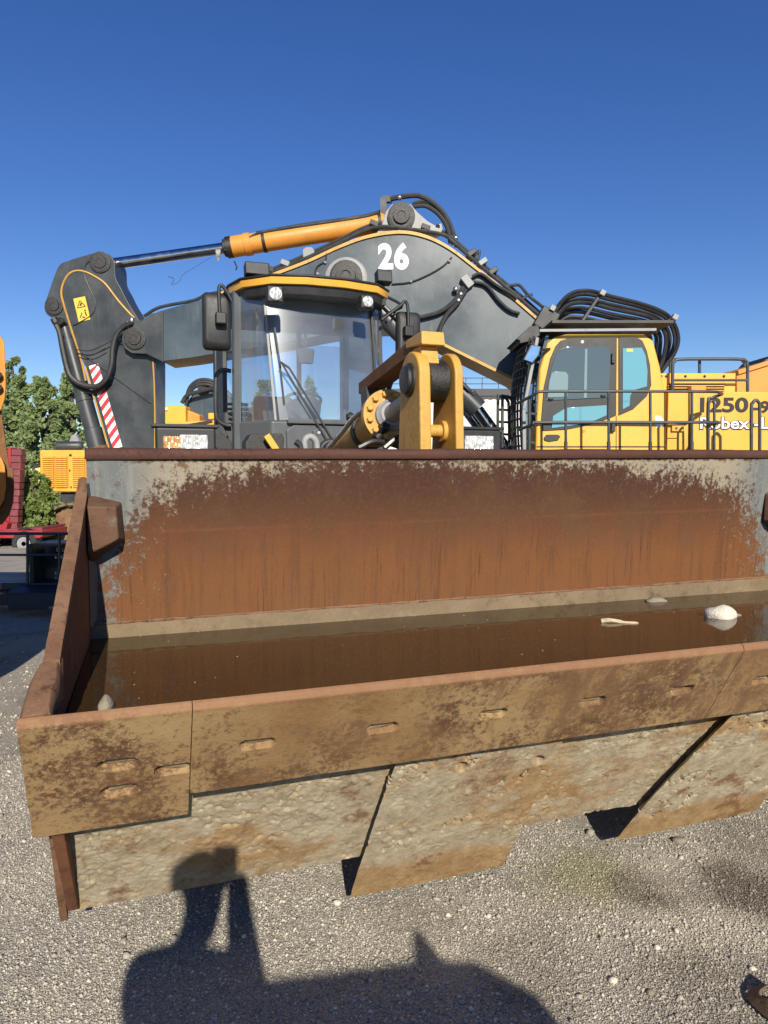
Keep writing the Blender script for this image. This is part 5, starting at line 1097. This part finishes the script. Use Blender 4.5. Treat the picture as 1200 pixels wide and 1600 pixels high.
# dark green access platform lying in the shade, with its railing
Y5 = 8.0
M['green'] = paint('dark_green_paint', (.035, .06, .055), dirt=(.12, .12, .10), amt=.3, rough=.4); M['navy'] = paint('navy_paint', (.018, .024, .04), dirt=(.06, .06, .055), amt=.3, rough=.45)
pf = empty('access_platform', Vector((at(60, 950, Y5).x, Y5 + .5, gz(0., Y5))), 'dark navy machine walkway with green step box and railing, left of the bucket', 'platform')
hexpx(-330, 911, 190, 922, Y5 + .25, .9).build('deck', M['navy'], pf, bevel=.01)
hexpx(12, 928, 190, 953, Y5, .55).build('step', M['navy'], pf, bevel=.01)
MB().prism([at(12, 928, Y5), at(190, 928, Y5), at(190, 915, Y5 + .25), at(28, 915, Y5 + .25)], (0, 0, .012)).build('step_tread', M['navy'], pf)
hexpx(-330, 922, 12, 946, Y5 + .35, .7).build('skirt', M['navy'], pf, bevel=.01)
hexpx(76, 948, 86, 951, Y5 - .01, .02).build('maker_plate', M['castgrey'], pf)
gb = hexpx(46, 850, 51, 912, Y5 + .3, .3).build('step_box_side', M['green'], pf, bevel=.006)
hexpx(51, 849, 140, 853, Y5 + .3, .42).build('step_box_top', M['green'], pf, bevel=.006)
MB().prism([at(51, 866, Y5 + .62), at(140, 866, Y5 + .62), at(140, 887, Y5 + .5), at(60, 887, Y5 + .5)], (0, .01, 0)).build('step_box_slope', M['green'], pf)
hexpx(63, 887, 140, 911, Y5 + .58, .02).build('step_box_riser', M['cabgrey'], pf)
for k in range(3):
    for j in range(4): hexpx(86 + k * 4.6 + (2 if j < 1 else 0), (856, 869, 893, 902)[j], 87.8 + k * 4.6 + (2 if j < 1 else 0), (862, 873, 898, 908)[j], Y5 + (.71, .49, .57, .57)[j], .008).build('grip_slot', M['white'], pf)
hexpx(51, 853, 140, 912, Y5 + .72, .02).build('step_box_back', M['navy'], pf)
pr_ = lambda pts, r=.018, Y=Y5 + .25: MB().tube([at(a, b, Y) for a, b in pts], r, 8, 0).build('railing_bar', M['rail'], pf)
pr_([(-330, 833), (150, 834)]); pr_([(-330, 867), (150, 867)], .014)
for px in (-300, -200, -80, 43, 93): pr_([(px, 833), (px, 913)], .017)

# yellow excavator arm and bucket at the left edge of the frame
Y6 = 5.7
e4 = empty('excavator_arm', Vector((-3.6, 4.8, 0)), 'worn yellow excavator arm with rusty bucket at the left edge', 'excavator arm')
MB().prism(poly([(-150, 515), (-6, 522), (3, 527), (7, 536), (9.5, 600), (8, 622), (2, 641), (-30, 655), (-150, 655)], Y6), (-0.196, .35, 0)).build('arm_plate', M['orange_worn_shaded'], e4, bevel=.012)
for y_ in (587, 606): MB().prism(poly([(-12, y_ - 6), (2.5, y_ - 5), (3, y_), (-1, y_ + 5), (-12, y_ + 8)], Y6 - .05), (-0.034, .06, 0)).build('arm_slot', M['greasy'], e4)
MB().prism(poly([(-150, 655), (-30, 655), (2, 638), (9, 690), (13, 716), (16, 732), (-20, 742), (-150, 742)], Y6 + .05), (-0.168, .3, 0)).build('linkage', M['guardrust'], e4, bevel=.015)
MB().prism(poly([(-150, 715), (-20, 712), (2, 713), (8, 728), (10, 760), (6, 783), (-3, 797), (-40, 806), (-150, 806)], Y6 - .05), (-0.168, .3, 0)).build('bucket_ear', M['orange_worn_shaded'], e4, bevel=.02)
MB().prism(poly([(5, 730), (18, 729), (21, 733), (22.5, 760), (21, 785), (15, 805), (4, 819), (-20, 826), (-150, 828), (-150, 800), (-10, 800), (2, 790), (7, 760)], Y6 + .02), (-0.336, .6, 0)).build('bucket_shell', M['guardrust'], e4, bevel=.02)
MB().prism([Vector((-2.62, y, z)) for y, z in ((2.6, .95), (2.9, .78), (4.1, .80), (4.45, 1.0), (4.55, 1.5), (4.5, 2.0), (4.2, 2.4), (3.2, 2.3))], (-1.9, 0, 0)).build('bucket_side', M['guardrust'], e4, bevel=.05)
MB().prism([Vector((-3.75, y, z)) for y, z in ((3.6, 1.9), (4.4, 1.9), (6.1, 2.9), (5.9, 4.2), (5.3, 4.2))], (-.7, 0, 0)).build('arm_beam', M['orange_worn_shaded'], e4, bevel=.04)
MB().box((-3.6, 4.2, .4), (.5, .5, .8)).build('support_block', M['drywood'], e4, bevel=.02)

# ------------------------------------------------------------ trees
def leaf_mat(name, a, b):
    t = NT(name); r = t.n('ShaderNodeNewGeometry').outputs['Random Per Island']; big = t.noise(.55, 3)
    c = t.mix(t.math('MULTIPLY', t.math('ADD', r, big), .5), a, b)
    t.set(col=c, rough=.5, spec=.4)
    tl_ = t.n('ShaderNodeBsdfTranslucent', {0: c}).outputs[0]
    m = t.n('ShaderNodeMixShader', {0: .38, 1: t.p.outputs[0], 2: tl_}).outputs[0]; t.t.links.new(m, t.out.inputs[0]); return t.m
M['leaf1'] = leaf_mat('willow_leaves', (.09, .14, .04), (.34, .43, .18)); M['leaf2'] = leaf_mat('shrub_leaves', (.09, .15, .03), (.32, .40, .12))
M['bark'] = plain('bark', (.09, .07, .05), .9, var=.4, bump=.8, bd=.02)
def tree(px, ytop, Y, wpx, seed, label, nl, leaf, mat='leaf1', name='tree', cat='tree', grp=None, base_px=None):
    g = np.random.default_rng(seed); zb = float(gz(0., Y)); top = at(px, ytop, Y); H = top.z - zb; Wd = wpx * Y / FPX / 2
    root = empty(name, Vector((top.x, Y, zb)), label, cat, grp)
    mb = MB(); tr_ = .05 * H ** .8
    hf = .93 if name == 'tree' else .5
    mb.tube([(top.x, Y, zb - .2), (top.x + .1, Y, zb + H * .3 * hf), (top.x - .05, Y + .1, zb + H * .6 * hf), (top.x, Y, zb + H * hf)], [tr_ * (.5 if hf < .9 else 1) * (1 - .06 * i) for i in range(16)], 8)
    cl = []
    nc = 110
    for k in range(nc):
        h = g.uniform(.03, 1.06) ** .85; rad = Wd * (1 - abs(h - .38) ** 1.8 * (1.5 if name == 'tree' else 1.0)) * g.uniform(.25, 1.0) ** .6; a = g.uniform(0, 6.28)
        c = np.array([top.x + rad * math.cos(a), Y + rad * math.sin(a) * .9, zb + H * h * .97]); cl.append((c, Wd * g.uniform(.10, .34) * (1 if h < .85 else .55)))
        if k % 5 == 0: mb.tube([(top.x, Y, zb + H * max(.1, h - .25)), tuple((c + np.array([top.x, Y, c[2]])) / 2 - np.array([0, 0, .1])), tuple(c)], .02 * H ** .6, 5, 3)
    mb.build('trunk', M['bark'], root)
    per = nl // nc; Ps = []
    for c, r_ in cl:
        d = g.normal(0, 1, (per, 3)); d /= np.linalg.norm(d, axis=1)[:, None]; Ps.append(c + d * (r_ * g.uniform(.05, 1.0, per) ** .62)[:, None] * np.array([1, 1, 1.35]))
    P = np.concatenate(Ps); n = len(P)
    P[:, 2] = np.maximum(P[:, 2], zb + .1)
    nrm = g.normal(0, 1, (n, 3)) + np.array([.2, -.8, .5]); nrm /= np.linalg.norm(nrm, axis=1)[:, None]
    t1 = np.cross(nrm, g.normal(0, 1, (n, 3))); t1 /= np.linalg.norm(t1, axis=1)[:, None]; t2 = np.cross(nrm, t1)
    s = leaf * g.uniform(.6, 1.4, (n, 1))
    V4 = np.stack([P + t1 * s, P + t2 * s * .45 + nrm * s * .12, P - t1 * s, P - t2 * s * .45 + nrm * s * .12], 1).reshape(-1, 3) 
    F = np.arange(4 * n).reshape(n, 4)
    mb = MB(); mb.v = V4.tolist(); mb.f = F.tolist(); mb.build('crown', M[mat], root, ang=180, fix=False)
tree(24, 566, 33, 66, 1, 'tall grey green tree nearest the left edge', 10000, .13)
tree(66, 596, 31, 84, 2, 'bushy green tree behind the louvred yellow excavator', 12000, .13)
tree(112, 588, 34, 66, 3, 'slender tree rising just left of the grey stick', 8000, .13)
tree(57, 740, 23.0, 52, 5, 'leafy shrub growing beside the louvred excavator', 8000, .085, 'leaf2', 'shrub', 'shrub')
tree(30, 800, 24.5, 44, 15, 'low shrub behind the red trailer ramp', 3000, .085, 'leaf2', 'shrub', 'shrub')
tree(485, 598, 60, 34, 7, 'small pale tree seen through the loader windshield', 3000, .26)
tree(565, 588, 58, 75, 8, 'wide tree seen through the right of the loader windshield', 6000, .26)
tree(415, 600, 62, 60, 9, 'tree seen through the left loader side pane', 4000, .27)
tree(752, 676, 38, 60, 10, 'low green bush in front of the white hall', 2500, .14, 'leaf2', 'shrub', 'shrub')
# ------------------------------------------------------------ small things on the ground
def gstone(px, py, r, mat, label, seed, sq=(1, .8, .7)):
    d = ray(px, py); c = CAM + d * (-1.6 / d.z); zz = float(gfine(np.array([c.x]), np.array([c.y]))[0]); c.z = zz + r * sq[2] * .5
    mb = MB().ball((0, 0, 0), r, 2, sq, .10, seed); o = mb.build('stone', mat, ang=60); o.location = c; FRAME[o.name] = Matrix.Translation(c)
    return tag(o, label, 'stone', 'loose stones on the gravel')
gstone(527, 1413, .016, M['whitestone'], 'pale yellow stone just left of the middle skid plate tip', 21)
gstone(958, 1535, .015, M['whitestone'], 'pale stone on the gravel right of the shadow', 22)
gstone(1027, 1483, .012, M['whitestone'], 'small whitish stone on the gravel below the mossy patch', 23)
gstone(1016, 1554, .013, M['greystone'], 'grey stone low on the gravel, below the small whitish stone', 24)
gstone(1176, 1515, .011, M['whitestone'], 'small pale stone above the curled rusty strip', 25)
gstone(1062, 1315, .026, M['greystone'], 'dark lump of dirt on the gravel below the right skid plate', 26, (1.2, .8, .55))
gstone(700, 1432, .011, M['whitestone'], 'small pale stone on the gravel below the middle skid plate', 27)
# curled rusty strip of sheet metal in the lower right corner
M['strip'] = rust_mat('brown_sheet_strip', (.115, .075, .052), (.16, .105, .072), (.05, .032, .024), sc=4, bump=.4)
c0 = CAM + ray(1195, 1580) * (-1.6 / ray(1195, 1580).z); c0.z = 0
loops = []
for i in range(29):
    t = i / 28; a = R(70) + R(250) * t; rr = .075 + .012 * math.sin(3 * t * 3.1)
    p = c0 + Vector((.045 + rr * 1.15 * math.cos(a), rr * .95 * math.sin(a), .012)); o = Vector((math.cos(a), math.sin(a), 0)); tl2 = .55 + .35 * math.sin(t * 7)
    up_ = (Vector((0, 0, 1)) * math.cos(tl2) + o * -math.sin(tl2)); n_ = up_.cross(Vector((-math.sin(a), math.cos(a), 0))); h_ = .050 + .012 * math.sin(t * 9 + 1)
    loops.append([p - n_ * .003, p + n_ * .003, p + up_ * h_ + n_ * .003, p + up_ * h_ - n_ * .003])
tag(MB().rings(loops).build('metal_strip', M['strip'], ang=50), 'curled brown strip of metal on the gravel at the lower right corner', 'scrap')

# flecks of dust and leaf floating on the bucket water
g = np.random.default_rng(12); mb = MB()
for k in range(46):
    x = g.uniform(.15, BW - .1); y = -.02 - 1.0 * g.uniform() ** (2.2 if k % 2 else 1); c = LM @ Vector((x, y, WATZ + .0015)); s_ = g.uniform(.0012, .0034); a = g.uniform(0, 6.3); e_ = g.uniform(.4, 1)
    mb.prism([c + Vector((math.cos(a + b) * s_, math.sin(a + b) * s_ * e_, 0)) for b in (0, 1.4, 2.9, 4.5)], (0, 0, .001))
kind(mb.build('floating_flecks', M['drywood']), 'stuff', 'pale flecks of dust and bark floating on the water')
# ------------------------------------------------------------ the photographer, whose shadow falls on the bucket
def skin_person():
    nodes = {}; V_ = []; Rr = []; Ed = []
    def nd(k, x, y, z, r, par=None):
        nodes[k] = len(V_); V_.append((x, y, z)); Rr.append(r)
        if par: Ed.append((nodes[par], nodes[k]))
    nd('pelvis', -.03, -.45, .98, .15); nd('spine', -.03, -.46, 1.18, .135, 'pelvis'); nd('chest', -.03, -.45, 1.36, .145, 'spine'); nd('neck', -.03, -.43, 1.50, .072, 'chest')
    nd('chin', -.02, -.385, 1.575, .060, 'neck'); nd('skull', -.015, -.375, 1.655, .092, 'chin'); nd('crown', -.015, -.38, 1.73, .075, 'skull')
    nd('sR', .125, -.45, 1.435, .070, 'chest'); nd('eR', .115, -.25, 1.22, .066, 'sR'); nd('wR', .050, -.09, 1.42, .050, 'eR'); nd('pR', .045, -.055, 1.505, .036, 'wR')
    nd('sL', -.195, -.45, 1.435, .066, 'chest'); nd('eL', -.20, -.26, 1.22, .060, 'sL'); nd('wL', -.05, -.09, 1.42, .042, 'eL'); nd('pL', -.048, -.055, 1.49, .034, 'wL')
    for s, k in ((-1, 'L'), (1, 'R')):
        x = -.03 + .095 * s
        nd('h' + k, x, -.45, .88, .105, 'pelvis'); nd('k' + k, x + .01 * s, -.43, .50, .070, 'h' + k); nd('a' + k, x + .02 * s, -.46, .10, .046, 'k' + k); nd('t' + k, x + .03 * s, -.29, .045, .040, 'a' + k)
    for i, (dx, ln) in enumerate(((-.030, .050), (-.010, .058), (.010, .054), (.028, .044))):     # right fingers wrap the phone
        nd('fR%d' % i, .052, -.030, 1.505 + dx, .010, 'pR'); nd('gR%d' % i, .040, -.016 - .004 * (i % 2), 1.508 + dx, .0095, 'fR%d' % i)
        nd('fL%d' % i, -.056, -.030, 1.49 + dx, .010, 'pL'); nd('gL%d' % i, -.046, -.016 - .004 * (i % 2), 1.493 + dx, .0095, 'fL%d' % i)
    nd('uR', .010, -.045, 1.53, .011, 'pR'); nd('vR', -.012, -.032, 1.555, .0105, 'uR'); nd('uL', -.022, -.048, 1.515, .011, 'pL'); nd('vL', -.006, -.036, 1.53, .010, 'uL')
    me = bpy.data.meshes.new('body'); me.from_pydata(V_, Ed, []); o = bpy.data.objects.new('body', me); col.objects.link(o)
    sk = o.modifiers.new('skin', 'SKIN'); sk.use_smooth_shade = True
    for i, r in enumerate(Rr): me.skin_vertices[0].data[i].radius = (r, r * (.78 if i < 3 else 1.0)); me.skin_vertices[0].data[i].use_root = (i == 0)
    ss = o.modifiers.new('sub', 'SUBSURF'); ss.levels = ss.render_levels = 2
    return o
pp = empty('person', Vector((-.03, -.45, 0)), 'person in dark clothes holding up a phone, seen only as a shadow', 'person')
bd_ = skin_person(); M['cloth'] = plain('dark_jacket', (.03, .032, .04), .85); bd_.data.materials.append(M['cloth'])
bd_.data.transform(FRAME[pp.name].inverted()); bd_.parent = pp; FRAME[bd_.name] = FRAME[pp.name]
MB().ball((-.015, -.385, 1.70), .112, 3, (.85, 1.0, .80), .05, 4).build('hair', plain('dark_hair', (.03, .022, .016), .7), pp)
tag(MB().box((-.008, -.022, 1.548), (.076, .008, .152)).build('phone', M['black'], bevel=.003), 'black phone held up at the camera position', 'phone')

# ------------------------------------------------------------ car shape added out of view, made to fit the shadow on the gravel
M['carpaint'] = NT('dark_car_paint').set(col=(.03, .035, .045), rough=.25, coat=.8)
caster = empty('added_vehicle', Vector((.64, -2.2, 0)), 'narrow dark vehicle shape added behind the photographer to cast a shadow', 'vehicle')
CXX = .64
def csec(y, w_, zt, wt, zs=.98, zb=.36): return [Vector((CXX + x, y, z)) for x, z in ((-w_ * .95, zb), (-w_, .6), (-w_ * .98, zs), (-wt - .04, zt - .22), (-wt, zt - .06), (-wt + .10, zt - .02), (-.15, zt), (.15, zt + .03), (wt - .14, zt + .03), (wt - .02, zt - .04), (wt + .04, zt - .22), (w_ * .98, zs), (w_, .6), (w_ * .95, zb))]
MB().rings([csec(-.86, .54, 1.67, .48), csec(-.95, .58, 1.71, .52), csec(-1.6, .60, 1.72, .52), csec(-2.2, .60, 1.68, .50), csec(-2.6, .58, 1.06, .50, .95), csec(-3.3, .55, .96, .46, .85), csec(-3.5, .50, .75, .42, .68)]).build('added_vehicle_body', M['carpaint'], caster, ang=30)
for y in (-1.3, -2.95):
    for s in (-1, 1):
        tw = MB().lathe((CXX + s * .42, y, .32), (CXX + s * .66, y, .32), [(0, .18), (0, .29), (.04, .32), (.2, .32), (.24, .29), (.24, .18)], 28).build('wheel', M['rubber'], caster)
        MB().lathe((CXX + s * .645, y, .32), (CXX + s * .66, y, .32), [(0, .19), (.012, .17), (.015, .05)], 20).build('rim', M['castgrey'], tw)
for s in (-1, 1):
    MB().prism([Vector((CXX + s * .585, y, z)) for y, z in ((-1.05, 1.05), (-2.4, 1.05), (-2.15, 1.46), (-1.1, 1.48))], (-s * .05, 0, 0)).build('side_window', M['smoke'], caster)
    MB().box((CXX + s * .46, -.87, .9), (.10, .05, .14)).build('tail_lamp', M['redlens'], caster, bevel=.02)
MB().prism([Vector((CXX + x, -.852, z)) for x, z in ((-.42, 1.06), (.42, 1.06), (.38, 1.5), (-.38, 1.5))], (0, -.03, 0)).build('rear_window', M['smoke'], caster)
MB().lathe((.86, -.98, 1.70), (.86, -.98, 1.9), [(0, .06), (.06, .05), (.11, .03), (.15, .008)], 12).build('beacon', M['amber'], caster)  # added to cast the narrow spike in the shadow
MB().box((CXX, -.84, .5), (1.1, .08, .16)).build('bumper', M['black'], caster, bevel=.03)
